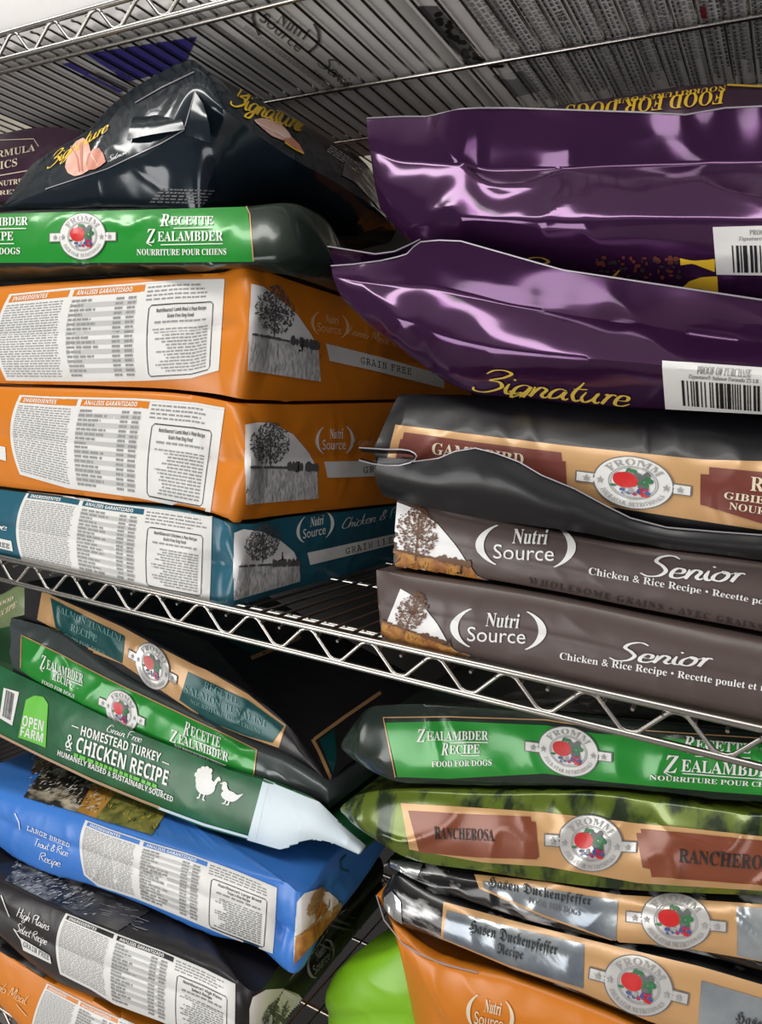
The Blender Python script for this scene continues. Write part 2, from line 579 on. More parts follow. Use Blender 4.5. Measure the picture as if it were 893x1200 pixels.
# ---- lettering
STY = {'serif': (0x1D400, 0x1D41A, 0x1D7CE), 'bi': (0x1D468, 0x1D482, 0x1D7CE), 'script': (0x1D4D0, 0x1D4EA, 0x1D7CE),
       'frak': (0x1D56C, 0x1D586, 0x1D7CE), 'it': (0x1D434, 0x1D44E, None), 'sansb': (0x1D5D4, 0x1D5EE, 0x1D7EC),
       'mono': (0x1D670, 0x1D68A, 0x1D7F6), 'scriptr': (0x1D49C, 0x1D4B6, None)}
SCX = {'B': 0x212C, 'E': 0x2130, 'F': 0x2131, 'H': 0x210B, 'I': 0x2110, 'L': 0x2112, 'M': 0x2133, 'R': 0x211B,
       'e': 0x212F, 'g': 0x210A, 'o': 0x2134}


def glyphs(s, style):
    if style not in STY:
        return s
    A, a, d = STY[style]
    out = ''
    for c in s:
        if style == 'scriptr' and c in SCX:
            out += chr(SCX[c])
        elif 'A' <= c <= 'Z':
            out += chr(A + ord(c) - 65)
        elif 'a' <= c <= 'z':
            out += '\u210e' if (style == 'it' and c == 'h') else chr(a + ord(c) - 97)
        elif '0' <= c <= '9' and d:
            out += chr(d + ord(c) - 48)
        else:
            out += c
    return out


_txt = {}


def textmesh(s, style='sans', spacing=1.0):
    key = (s, style, spacing)
    if key in _txt:
        return _txt[key]
    cu = bpy.data.curves.new('lettering', 'FONT')
    cu.body = glyphs(s, style)
    cu.resolution_u = 3
    cu.space_character = spacing
    o = bpy.data.objects.new('lettering', cu)
    COL.objects.link(o)
    dg = bpy.context.evaluated_depsgraph_get()
    dg.update()
    me = bpy.data.meshes.new_from_object(o.evaluated_get(dg))
    bm = bmesh.new()
    bm.from_mesh(me)
    bmesh.ops.triangulate(bm, faces=bm.faces)
    for _ in range(2):
        long_ = [e for e in bm.edges if e.calc_length() > 0.22]
        if long_:
            bmesh.ops.subdivide_edges(bm, edges=long_, cuts=1)
            bmesh.ops.triangulate(bm, faces=bm.faces)
    bm.to_mesh(me)
    bm.free()
    v = [(p.co.x, p.co.y) for p in me.vertices]
    f = [tuple(p.vertices) for p in me.polygons]
    bpy.data.objects.remove(o)
    bpy.data.meshes.remove(me)
    bpy.data.curves.remove(cu)
    if v:
        x0, x1 = min(p[0] for p in v), max(p[0] for p in v)
        v = [((x - x0) / (x1 - x0), y / 0.70) for x, y in v]
        asp = (x1 - x0) / 0.70
    else:
        asp = 1
    _txt[key] = (v, f, asp)
    return _txt[key]


HAND = {
    'Z': (.62, [[(.05, .78), (.15, .95), (.40, 1.0), (.58, .90), (.48, .70), (.22, .50), (.44, .47), (.55, .30), (.42, .08), (.18, -.04), (-.02, .03), (-.05, .15)]]),
    'i': (.20, [[(.05, .45), (.07, .1), (.13, .0), (.22, .06)], [(.10, .62), (.14, .66)]]),
    'g': (.42, [[(.36, .40), (.22, .46), (.05, .30), (.08, .05), (.22, .04), (.34, .25), (.36, .42), (.33, .0), (.22, -.32), (.05, -.30), (.08, -.14), (.42, .08)]]),
    'n': (.42, [[(.03, .44), (.05, .0), (.08, .22), (.20, .44), (.30, .38), (.29, .08), (.36, .0), (.44, .08)]]),
    'a': (.46, [[(.34, .40), (.20, .46), (.04, .25), (.08, .02), (.22, .06), (.34, .36), (.35, .08), (.42, .0), (.48, .08)]]),
    't': (.28, [[(.14, .85), (.12, .10), (.20, .0), (.30, .08)], [(.0, .52), (.32, .56)]]),
    'u': (.45, [[(.04, .44), (.04, .10), (.12, .0), (.26, .12), (.33, .44), (.33, .08), (.40, .0), (.46, .08)]]),
    'r': (.30, [[(.03, .40), (.08, .44), (.08, .0), (.11, .25), (.22, .45), (.30, .40)]]),
    'e': (.36, [[(.05, .22), (.28, .26), (.26, .42), (.14, .46), (.04, .25), (.10, .02), (.24, .0), (.38, .12)]]),
    'S': (.58, [[(.62, .88), (.45, 1.0), (.18, .92), (.12, .72), (.32, .52), (.46, .30), (.36, .04), (.10, .0), (-.08, .12)]]),
    'o': (.40, [[(.18, .46), (.04, .30), (.06, .05), (.20, .0), (.33, .18), (.28, .42), (.18, .46), (.26, .36), (.42, .40)]]),
    'L': (.42, [[(.15, 1.0), (.10, .4), (.04, .02), (.20, .0), (.42, .06)]]),
    'm': (.58, [[(.03, .44), (.04, .0), (.08, .25), (.18, .44), (.24, .38), (.24, .0), (.28, .25), (.38, .44), (.45, .38), (.44, .08), (.50, .0), (.56, .06)]]),
    'b': (.36, [[(.08, 1.0), (.05, .10), (.12, .0), (.28, .10), (.28, .36), (.16, .44), (.07, .30)]]),
    'M': (.65, [[(.0, .0), (.12, .95), (.28, .2), (.48, .98), (.55, .0)]]),
    'l': (.20, [[(.10, 1.0), (.06, .10), (.14, .0), (.22, .08)]]),
    'P': (.48, [[(.08, .0), (.14, .95), (.40, .98), (.48, .75), (.34, .52), (.12, .50)]]),
    's': (.32, [[(.28, .42), (.14, .46), (.08, .34), (.24, .18), (.20, .02), (.02, .02)]]),
    'H': (.55, [[(.06, 1.0), (.04, .0)], [(.46, 1.0), (.42, .0)], [(.02, .5), (.50, .54)]]),
    'h': (.40, [[(.08, 1.0), (.04, .0), (.08, .24), (.22, .44), (.30, .36), (.29, .06), (.38, .02)]]),
    'p': (.38, [[(.06, .44), (.02, -.38), (.05, .2), (.16, .44), (.30, .36), (.26, .06), (.10, .02)]]),
    'c': (.34, [[(.30, .38), (.18, .46), (.04, .28), (.08, .02), (.24, .0), (.34, .08)]]),
    'R': (.55, [[(.06, .0), (.12, .95), (.40, .98), (.46, .76), (.14, .50), (.30, .30), (.52, .0)]]),
    'T': (.50, [[(.0, .92), (.52, .98)], [(.27, .95), (.20, .0)]]),
    '&': (.52, [[(.45, .05), (.16, .72), (.26, .90), (.36, .76), (.06, .30), (.14, .02), (.34, .10), (.46, .40)]]),
    'G': (.55, [[(.50, .82), (.32, 1.0), (.06, .60), (.12, .08), (.36, .04), (.46, .40), (.28, .42)]]),
    'F': (.48, [[(.06, .0), (.12, .95), (.48, 1.0)], [(.05, .52), (.36, .56)]]),
    'C': (.50, [[(.48, .82), (.32, .98), (.06, .60), (.10, .08), (.32, .0), (.48, .16)]]),
    'k': (.36, [[(.08, 1.0), (.04, .0)], [(.30, .44), (.08, .20), (.34, .0)]]),
    'd': (.42, [[(.30, .38), (.16, .46), (.04, .24), (.10, .0), (.26, .10), (.36, 1.0), (.32, .1), (.40, .0)]]),
    ' ': (.26, [])}


class Print:
    """Printed matter lying on a bag's film; one mesh per printed part."""
    def __init__(self, bag, base=0.0008):
        self.bag, self.base = bag, base
        self.V, self.F, self.I, self.m = [], [], [], []

    def mi(self, k):
        if k not in self.m:
            self.m.append(k)
        return self.m.index(k)

    def add(self, pts, faces, mk, layer, T=IDENT):
        o = len(self.V)
        off = self.base + 0.00028 * layer
        for p in pts:
            self.V.append(self.bag.hit(*T(*p), off))
        k = self.mi(mk)
        for f in faces:
            self.F.append(tuple(i + o for i in f))
            self.I.append(k)

    def grid(self, top, bot, mk, layer=0, nu=40, nv=12, T=IDENT):
        pts, F = [], []
        for i in range(nu + 1):
            a, b = along(top, i / nu), along(bot, i / nu)
            for j in range(nv + 1):
                v = j / nv
                pts.append((a[0] + (b[0] - a[0]) * v, a[1] + (b[1] - a[1]) * v))
        for i in range(nu):
            for j in range(nv):
                q = i * (nv + 1) + j
                F.append((q, q + 1, q + nv + 2, q + nv + 1))
        self.add(pts, F, mk, layer, T)

    def quad(self, x0, y0, x1, y1, mk, layer=1, T=IDENT, nu=1, nv=1):
        self.grid([(x0, y1), (x1, y1)], [(x0, y0), (x1, y0)], mk, layer, nu, nv, T)

    def line(self, pts, w, mk, layer=1, T=IDENT, closed=False, sub=6):
        if closed:
            pts = list(pts) + [pts[0]]
        fine = []
        for i in range(len(pts) - 1):
            for k in range(sub):
                fine.append(tuple(a + (b - a) * k / sub for a, b in zip(pts[i], pts[i + 1])))
        fine.append(pts[-1])
        V, F = [], []
        for i, p in enumerate(fine):
            a, b = fine[max(i - 1, 0)], fine[min(i + 1, len(fine) - 1)]
            dx, dy = b[0] - a[0], b[1] - a[1]
            l = math.hypot(dx, dy) or 1
            V += [(p[0] - dy / l * w / 2, p[1] + dx / l * w / 2), (p[0] + dy / l * w / 2, p[1] - dx / l * w / 2)]
        for i in range(len(fine) - 1):
            F.append((2 * i, 2 * i + 1, 2 * i + 3, 2 * i + 2))
        self.add(V, F, mk, layer, T)

    def disc(self, cx, cy, rx, ry, mk, layer=1, T=IDENT, r0=0.0, n=36, k=4, a0=0, a1=360):
        V, F = [], []
        for j in range(k + 1):
            r = r0 + (1 - r0) * j / k
            for i in range(n + 1):
                an = math.radians(a0 + (a1 - a0) * i / n)
                V.append((cx + rx * r * math.cos(an), cy + ry * r * math.sin(an)))
        for j in range(k):
            for i in range(n):
                q = j * (n + 1) + i
                F.append((q, q + 1, q + n + 2, q + n + 1))
        self.add(V, F, mk, layer, T)

    def text(self, s, p0, p1, ptop, mk, style='sans', layer=2, T=IDENT, spacing=1.0):
        v, f, asp = textmesh(s, style, spacing)
        A = affine(p0, p1, ptop)
        self.add(v, f, mk, layer, lambda x, y: T(*A(x, y)))

    def hand(self, s, p0, p1, ptop, mk, w=0.09, layer=2, slant=0.22, nib=0.5):
        """brush lettering: every letter a set of tapering pen strokes"""
        tot = sum(HAND[c][0] for c in s)
        A = affine(p0, p1, ptop)
        x0 = 0.0
        for ci, c in enumerate(s):
            adv, strokes = HAND[c]
            for st in strokes:
                P = [Vector((x0 + x + slant * y, y, 0)) for x, y in st]
                n = 1 if len(P) == 1 else (len(P) - 1) * 5
                Q = [catmull(P, i / n) for i in range(n + 1)]
                V, F = [], []
                for i, q in enumerate(Q):
                    d = Q[min(i + 1, n)] - Q[max(i - 1, 0)]
                    l = d.length or 1
                    nx, ny = -d.y / l, d.x / l
                    ww = w * (nib + (1 - nib) * abs(d.y / l)) * min(1, .45 + i / n * 3, .45 + (1 - i / n) * 3) / 2
                    V += [((q.x + nx * ww) / tot, q.y + ny * ww), ((q.x - nx * ww) / tot, q.y - ny * ww)]
                for i in range(n):
                    F.append((2 * i, 2 * i + 1, 2 * i + 3, 2 * i + 2))
                self.add(V, F, mk, layer + .02 * ci, A)
            x0 += adv

    def arctext(self, s, cx, cy, r, h, a0, a1, mk, style='serif', layer=3, T=IDENT, flip=False, ry=1.0):
        v, f, asp = textmesh(s, style, 1.15)
        def W(x, y):
            an = math.radians(a0 + (a1 - a0) * x)
            rr = r + (y * h if not flip else -y * h)
            return T(cx + rr * math.cos(an), cy + ry * rr * math.sin(an))
        self.add(v, f, mk, layer, W)

    def fine(self, T, rows, words, mk='ink', layer=2, u0=0.0, u1=1.0, v0=0.0, v1=1.0, hgt=0.48, ragged=0.0, gap=0.25, rng=None, right=False):
        rng = rng or random
        for r in range(rows):
            vc = v1 - (r + 0.5) / rows * (v1 - v0)
            hh = (v1 - v0) / rows * hgt / 2
            u = u0
            end = u1 - rng.random() * ragged * (u1 - u0)
            while u < end - 0.001:
                du = (u1 - u0) / words * (0.5 + rng.random())
                ue = min(u + du * (1 - gap), end)
                a, b = (u, ue) if not right else (u1 - (ue - u0), u1 - (u - u0))
                self.quad(a, vc - hh, b, vc + hh, mk, layer, T)
                u += du

    def build(self, name, label=None, parent=None):
        o = mesh(name, self.V, self.F, parent or self.bag.root, [M[k] for k in self.m], self.I, sharp=0.7)
        if label:
            o['label'] = label
        return o


def sheet(bag, name, rows, material, nu=60, nv=8, thick=0.0007, label=None, wr=0.0015, parent=None, smoothrow=False):
    """thin folded film: rows are lists of (x, y, depth) read top to bottom"""
    R_ = [[at(*p) for p in r] for r in rows]
    G = []
    for i in range(nu + 1):
        col = [catmull(r, i / nu) for r in R_]
        line = []
        m = nv
        for j in range(m + 1):
            line.append(catmull(col, j / m))
        G.append(line)
    V, F = [], []
    for side in (0, 1):
        for i in range(nu + 1):
            for j in range(nv + 1):
                du = G[min(i + 1, nu)][j] - G[max(i - 1, 0)][j]
                dv = G[i][min(j + 1, nv)] - G[i][max(j - 1, 0)]
                n_ = dv.cross(du)
                n_ = n_.normalized() if n_.length > 1e-9 else Vector((0, -1, 0))
                p = G[i][j] + n_ * wrinkle(G[i][j], wr, wr * .7, 1.2)
                V.append(p + n_ * (thick / 2 if side == 0 else -thick / 2))
    S = (nu + 1) * (nv + 1)
    q = lambda i, j, s: s * S + i * (nv + 1) + j
    for i in range(nu):
        for j in range(nv):
            F.append((q(i, j, 0), q(i, j + 1, 0), q(i + 1, j + 1, 0), q(i + 1, j, 0)))
            F.append((q(i, j, 1), q(i + 1, j, 1), q(i + 1, j + 1, 1), q(i, j + 1, 1)))
    for i in range(nu):
        F.append((q(i, 0, 0), q(i + 1, 0, 0), q(i + 1, 0, 1), q(i, 0, 1)))
        F.append((q(i, nv, 0), q(i, nv, 1), q(i + 1, nv, 1), q(i + 1, nv, 0)))
    for j in range(nv):
        F.append((q(0, j, 0), q(0, j, 1), q(0, j + 1, 1), q(0, j + 1, 0)))
        F.append((q(nu, j, 0), q(nu, j + 1, 0), q(nu, j + 1, 1), q(nu, j, 1)))
    o = mesh(name, V, F, parent or bag.root, [material], sharp=1.0)
    if label:
        o['label'] = label
    return o, V, F


# ------------------------------------------------------------------ repeated prints
def emblem(bag, T, white=False):
    """oval crest with banner wings, apple, greens and berries; local frame is x, y in -1..1 about its centre"""
    p = Print(bag, .0014)
    e = 'emblemw' if white else 'emblem'
    for s in (-1, 1):
        p.quad(min(s * 0.80, s * 1.52), -0.24, max(s * 0.80, s * 1.52), 0.20, 'grey', 2, T, 8, 4)
        p.quad(min(s * 0.80, s * 1.48), -0.20, max(s * 0.80, s * 1.48), 0.16, e, 3, T, 8, 4)
    p.disc(0, 0, 1.06, 1.06, 'grey', 3, T, 0, 48, 6)
    p.disc(0, 0, 1.02, 1.02, e, 4, T, 0, 48, 8)
    p.disc(0, 0, 0.66, 0.66, 'midgrey', 5, T, 0.95, 40, 1)
    p.disc(0, 0, 0.60, 0.60, 'midgrey', 5, T, 0.96, 40, 1)
    p.arctext('FROMM', 0, 0, 0.70, 0.24, 148, 32, 'midgrey', 'serif', 6, T)
    p.arctext('FOUR-STAR NUTRITIONALS', 0, 0, 0.93, 0.15, 205, 335, 'midgrey', 'serif', 6, T, flip=True)
    for x in (-1.22, -0.86, 0.86, 1.22):
        v, f, _ = textmesh('\u2605', 'sans')
        p.add([(x - 0.11 + q[0] * 0.22, -0.16 + q[1] * 0.24) for q in v], f, 'midgrey', 7, T)
    p.disc(-0.20, 0.08, 0.32, 0.32, 'red', 6, T, 0, 24, 3)
    p.disc(-0.34, 0.10, 0.20, 0.27, 'red', 6.4, T, 0, 20, 3)
    p.line([(-0.20, 0.36), (-0.17, 0.50), (-0.10, 0.55)], 0.05, 'leaf', 7, T)
    p.disc(-0.02, 0.46, 0.13, 0.07, 'leaf', 7, T, 0, 12, 2)
    rg = random.Random(3)
    for k in range(16):
        p.disc(0.26 + rg.uniform(-.17, .17), 0.14 + rg.uniform(-.26, .28), .10, .10, 'leaf' if k % 3 else 'grey', 6 + k * .12, T, 0, 10, 1)
    for k in range(14):
        p.disc(rg.uniform(-.02, .42), -0.34 + rg.uniform(-.15, .13), .065, .065, ('berry', 'blueberry', 'red')[k % 3], 8 + k * .12, T, 0, 10, 1)
    for k in range(7):
        p.disc(rg.uniform(-.32, .0), -0.36 + rg.uniform(-.10, .08), .055, .055, ('blueberry', 'midgrey')[k % 2], 8 + k * .12, T, 0, 10, 1)
    p.disc(-.52, -.18, .10, .05, 'leaf', 6, T, 0, 10, 1)
    return p.build('emblem', 'oval crest with apple, greens and berries')


def brand_mark(bag, T, mk='white', w=1.0):
    """two-line maker's mark between two brackets; local frame 0..1"""
    p = Print(bag)
    for s, cx in ((1, 0.32), (-1, 0.68)):
        A0 = []
        V, F = [], []
        for i in range(25):
            a = math.radians(-62 + 124 * i / 24)
            th = 0.030 + 0.045 * math.cos(a * 1.4)
            for r in (0.30 - th * 0.2, 0.30 + th):
                V.append((cx - s * (r * 1.07) * math.cos(a), 0.5 + (0.56) * math.sin(a) * (1 if r > .3 else .97)))
        for i in range(24):
            F.append((2 * i, 2 * i + 1, 2 * i + 3, 2 * i + 2))
        p.add(V, F, mk, 2, T)
    p.text('Nutri', (0.34, 0.56), (0.74, 0.56), (0.36, 0.92), mk, 'serif', 2, T)
    p.text('Source', (0.13, 0.16), (0.83, 0.16), (0.13, 0.53), mk, 'sans', 2, T)
    return p.build('brand_logo')


def tree_print(bag, TL, BL, BR, arc, horizon_l, horizon_r, cols, seed=1, tree_at=(0.42, 0.40), ht=0.85, wd=0.42):
    """rounded landscape photograph: sky, field, a lone tree, a person far off"""
    sky, field, tree = cols
    p = Print(bag)
    top = [TL] + arc
    p.grid(top, [BL, BR], sky, 1, 30, 20)
    p.grid([horizon_l, horizon_r], [BL, BR], field, 2, 26, 12)
    T = affine(BL, BR, TL)
    rg = random.Random(seed)
    hb = (horizon_l[1] - BL[1]) / (TL[1] - BL[1])
    # treeline
    for k in range(60):
        u = rg.uniform(0.0, 1.0)
        x = horizon_l[0] + (horizon_r[0] - horizon_l[0]) * u
        y = horizon_l[1] + (horizon_r[1] - horizon_l[1]) * u
        h = (0.02 if u < 0.55 else 0.07) * rg.uniform(.5, 1) * abs(TL[1] - BL[1])
        wx = abs(BR[0] - BL[0]) * 0.025
        p.disc(x, y - h * .4, wx, h, tree, 3 + k * .01, IDENT, 0, 8, 1)
    # crown of many small leaf masses, trunk
    tx, ty = tree_at
    top_y = ty + ht * (1 - ty)
    for k in range(620):
        a = rg.uniform(0, 2 * math.pi)
        r = rg.random() ** 0.6
        cy = ty + (top_y - ty) * 0.54
        x = tx + math.cos(a) * r * wd * (0.5 if math.sin(a) * r > .55 else .62)
        y = cy + math.sin(a) * r * (top_y - ty) * 0.50
        s = rg.uniform(.005, .013)
        rot = rg.uniform(0, 3.14)
        V = [(x + s * math.cos(rot + q) * (1.5 if i % 2 else 1), y + s * 1.2 * math.sin(rot + q)) for i, q in enumerate((0, 1.6, 3.1, 4.7))]
        p.add(V, [(0, 1, 2, 3)], tree, 4 + k * .004, T)
    p.line([(tx, ty - .02), (tx + .005, ty + (top_y - ty) * .5), (tx, top_y - .1)], 0.018, tree, 4, T)
    for s, h in ((-.16, .55), (.17, .5), (-.1, .75), (.12, .78)):
        p.line([(tx, ty + (top_y - ty) * (h - .3)), (tx + s, ty + (top_y - ty) * h)], 0.010, tree, 4, T)
    # person and dog
    px_, py_ = 0.72, hb - 0.04
    p.disc(px_, py_ - .02, .012, .055, 'inkb', 5, T, 0, 10, 1)
    p.disc(px_, py_ + .045, .010, .016, 'inkb', 5, T, 0, 8, 1)
    p.disc(px_ - .03, py_ - .06, .018, .012, 'inkb', 5, T, 0, 8, 1)
    for k in range(36):
        x, y = rg.random(), rg.uniform(0.0, hb - .1)
        if BL[0] + (BR[0] - BL[0]) * x > BR[0]:
            continue
        p.line([(x, y), (x + rg.uniform(-.01, .02), y + .05)], 0.006, tree, 3, T, sub=1)
    return p.build('landscape_print')


def ingredients_label(bag, top, bot, headk, recipe, seed=1, left_round=0.0, cols=(0.30, 0.64), head_l='INGREDIENTES', head_r='ANÁLISIS GARANTIZADO', headink='white'):
    T0 = bilerp(top, bot)
    def T(u, v):                          # the panel's rounded left edge
        b = left_round * (1 - (2 * v - 1) ** 2) * (1 - u)
        return T0(u - b, v)
    rg = random.Random(seed)
    p = Print(bag)
    p.quad(0, 0, 1, 1, 'label', 0, T, 110, 34)
    c1, c2 = cols
    p.quad(0.015, 0.905, c1 - 0.012, 0.975, headk, 1, T, 14, 2)
    p.quad(c1 + 0.008, 0.905, c2 - 0.004, 0.975, headk, 1, T, 14, 2)
    p.text(head_l, (0.03, 0.918), (0.19, 0.918), (0.03, 0.962), headink, 'sansb', 2, T)
    p.text(head_r, (c1 + 0.025, 0.918), (c1 + 0.28, 0.918), (c1 + 0.025, 0.962), headink, 'sansb', 2, T)
    p.fine(T, 30, 13, 'ink', 1, 0.015, c1 - 0.02, 0.04, 0.88, 0.42, 0.05, 0.22, rg)
    n = 17
    for r in range(n):
        v1 = 0.88 - r * 0.84 / n
        if r % 2:
            p.quad(c1 + 0.01, v1 - 0.84 / n, c2 - 0.03, v1, 'stripe', 1, T, 8, 1)
        h = 0.84 / n
        p.fine(T, 1, 4, 'ink', 2, c1 + 0.014, c1 + 0.06 + rg.random() * 0.10, v1 - h, v1, 0.5, 0, .2, rg)
        p.fine(T, 1, 2, 'ink', 2, c2 - 0.125, c2 - 0.09, v1 - h, v1, 0.5, 0, .15, rg)
        p.fine(T, 1, 2, 'ink', 2, c2 - 0.07, c2 - 0.035, v1 - h, v1, 0.5, 0, .15, rg)
    p.fine(T, 4, 13, 'ink', 1, c2 + 0.01, 0.985, 0.80, 0.965, 0.42, 0.3, .22, rg)
    p.line([(0.0, 0.985), (0.5, 0.988), (1.0, 0.985)], 0.008, 'white', 2, T, sub=30)
    bx0, bx1, by0, by1 = c2 + 0.03, 0.955, 0.04, 0.76
    box_ = [(bx0, by0 + .03), (bx0 + .01, by0), (bx1 - .01, by0), (bx1, by0 + .03), (bx1, by1 - .03), (bx1 - .01, by1), (bx0 + .01, by1), (bx0, by1 - .03)]
    for i in range(8):
        a, b = box_[i], box_[(i + 1) % 8]
        horiz = abs(a[0] - b[0]) > abs(a[1] - b[1])
        w = .011 if horiz else .0035
        dx, dy = (0, w / 2) if horiz else (w / 2, 0)
        p.grid([(a[0] + dx, a[1] + dy), (b[0] + dx, b[1] + dy)], [(a[0] - dx, a[1] - dy), (b[0] - dx, b[1] - dy)], 'inkb', 2, 10, 1, T)
    l1, l2 = recipe
    p.text(l1, (bx0 + .035, .685), (bx1 - .03, .685), (bx0 + .035, .722), 'inkb', 'sansb', 2, T)
    p.text(l2, (bx0 + .085, .625), (bx1 - .085, .625), (bx0 + .085, .662), 'inkb', 'sansb', 2, T)
    p.fine(T, 1, 7, 'ink', 2, bx0 + .03, bx1 - .03, .565, .605, 0.5, 0, .2, rg)
    p.fine(T, 14, 11, 'ink', 2, bx0 + .02, bx1 - .02, .07, .53, 0.44, 0.3, .22, rg, right=True)
    return p.build('ingredients_label', 'white panel of small print beside a striped table and a boxed text')


def barcode(p, T, u0, u1, v0, v1, seed=5, layer=2):
    rg = random.Random(seed)
    u = u0
    while u < u1:
        w = rg.choice((1, 1, 2, 3)) * (u1 - u0) / 75
        p.quad(u, v0, min(u + w, u1), v1, 'inkb', layer, T, 1, 3)
        u += w + rg.choice((1, 1, 2, 2, 3)) * (u1 - u0) / 75


def atz(x, y, z):
    r = ray(x, y)
    return EYE + r * ((z - ZC) / r.z)


def box_bag(label, x0, x1, y0, y1, z0, h, material, group=None, **kw):
    st = []
    n = 7
    for i in range(n):
        x = x0 + (x1 - x0) * i / (n - 1)
        sq = 0.0 if 0 < i < n - 1 else h * 0.18
        st.append((('w', x, y0 + 0.015, z0 + h - sq), ('w', x, y0, z0 + h * .5), ('w', x, y0 + 0.012, z0)))
    return Bag(label, st, material, depth=y1 - y0, bands=[0.004, 0.004], group=group, minz=z0, **kw)


# ================================================================== TOP SHELF (seen from underneath)
GT = 'bags on the top shelf'
zb = ZUP - 0.0018
bagA = box_bag('pale grey bag with violet blocks underneath, leftmost on the top shelf', -1.185, -0.664, 0.668, 1.16, zb, 0.13, M['palebag'], GT)
bagB = box_bag('silver grey bag on the top shelf with a bracketed mark underneath', -0.656, -0.447, 0.668, 1.20, zb, 0.13, M['silverbag'], GT)
bagC = box_bag('grey bag on the top shelf covered underneath in columns of small print', -0.425, 0.30, 0.668, 1.20, zb, 0.13, M['dimbag'], GT)

p = Print(bagA)
p.grid([(100, 62), (230, 42)], [(150, 95), (215, 78)], 'violet', 1, 20, 8)
p.grid([(72, 74), (84, 72)], [(140, 108), (150, 104)], 'violet', 1, 4, 12)
p.grid([(128, 62), (140, 60)], [(175, 88), (186, 84)], 'violet', 2, 4, 12)
for k in range(5):
    p.line([(95 + k * 9, 88 - k * 2), (150 + k * 10, 116 - k * 3)], 1.6, 'midgrey', 1)
p.build('bottom_print')
p = Print(bagB)
p.text('Nutri', (323, 24.5), (356.5, 46), (331, 13), 'grey', 'serif')
p.text('Source', (303, 22), (349, 60), (312, 13), 'grey', 'sans')
for s, (a, b, c) in enumerate((((300, 4), (296, 20), (304, 40)), ((368, 26), (374, 46), (362, 60)))):
    p.line([a, ((a[0] + b[0]) / 2 - 1 + 3 * s, (a[1] + b[1]) / 2), b, ((c[0] + b[0]) / 2 + 2 * s, (c[1] + b[1]) / 2), c], 3.2, 'grey', 2)
p.hand('Senior', (372, 74), (414, 108), (384, 62), 'grey')
p.fine(affine((366, 82), (398, 110), (369, 79)), 2, 12, 'midgrey', 2)
p.fine(affine((284, 32), (394, 112), (288, 28)), 3, 30, 'midgrey', 2)
p.build('bottom_print', 'dark maker\'s mark and script lettering')
p = Print(bagC)
p.grid([(489, 6), (511, 6)], [(547, 76), (572, 76)], 'grey', 1, 6, 20)
rg = random.Random(4)
for k in range(26):
    t = rg.random()
    p.disc(506 + 50 * t + rg.uniform(-3, 12), 12 + 60 * t, 4, 3, 'inkb', 2 + k * .02, IDENT, 0, 8, 1)
p.quad(572, 73, 590, 78, 'inkb', 3, IDENT, 4, 2)
p.fine(affine((572, 76), (592, 75), (573, 70)), 1, 4, 'label', 4)
p.grid([(577, 88), (612, 82)], [(604, 113), (632, 106)], 'midgrey', 1, 8, 6)
p.disc(597, 88, 12, 4, 'label', 2, IDENT, 0, 16, 2)
p.grid([(820, 6), (827, 6)], [(822, 20), (829, 20)], 'dimred', 2, 2, 4)
xs = [545, 575, 606, 637, 668, 700, 730, 760, 792, 822, 852, 882]
for i, x in enumerate(xs):                              # print columns running to the back of the shelf
    a = atz(x, 8, zb)
    dx = 0.040 if i % 3 else 0.046
    def W(u, v, a=a, dx=dx):
        q = Vector((a.x + dx * (1 - v) * 0.8, 0.69 + 0.46 * u, zb)) - EYE
        c = Vector((AX[0] * q.x + AY[0] * q.y + AZ[0] * q.z, AX[1] * q.x + AY[1] * q.y + AZ[1] * q.z, AX[2] * q.x + AY[2] * q.y + AZ[2] * q.z))
        return (CX + FPX * c[0] / c[2], CY + FPX * c[1] / c[2])
    p.fine(W, 6, 52, 'grey' if i % 2 else 'midgrey', 1, 0.0, 0.95, 0.0, 1.0, 0.40, 0.3, 0.28, random.Random(i))
p.hand('nice clean', (653, 12), (672, 62), (661, 10), 'grey')
p.build('bottom_print', 'columns of small grey print and a dark picture')

# ================================================================== MIDDLE SHELF, LEFT STACK
GL = 'bags stacked at the left of the middle shelf'
XR = -0.545
teal = Bag('teal blue bag with white ingredients panel, at the bottom of the left stack',
           [((-60, 566, .662), (-60, 607, .660), (-60, 648, .662)), ((0, 574, .662), (0, 617, .660), (0, 661, .662)),
            ((130, 589, .662), (130, 640, .660), (130, 690, .662)), ((240, 604, .662), (238, 656, .660), (240, 711, .662)),
            ((258, 609, .665), (262, 660, .672), (256, 713, .665)), ((266, 612, .667), (279, 661, .665), (270, 712, .669)),
            ((285, 614, XR), (296, 657, XR), (288, 707, XR)),
            ((330, 607, XR), (336, 650, XR), (330, 694, XR)), ((400, 600, XR), (400, 638, XR), (400, 675, XR)),
            ((470, 592, XR), (470, 623, XR), (470, 655, XR)), ((505, 588, XR), (505, 616, XR), (505, 646, XR))],
           M['teal'], minz=ZMID - .0025, right_end=True, bands=[.003, .003], crown=.002, wr=(.0022, .0022), group=GL, nu=190)
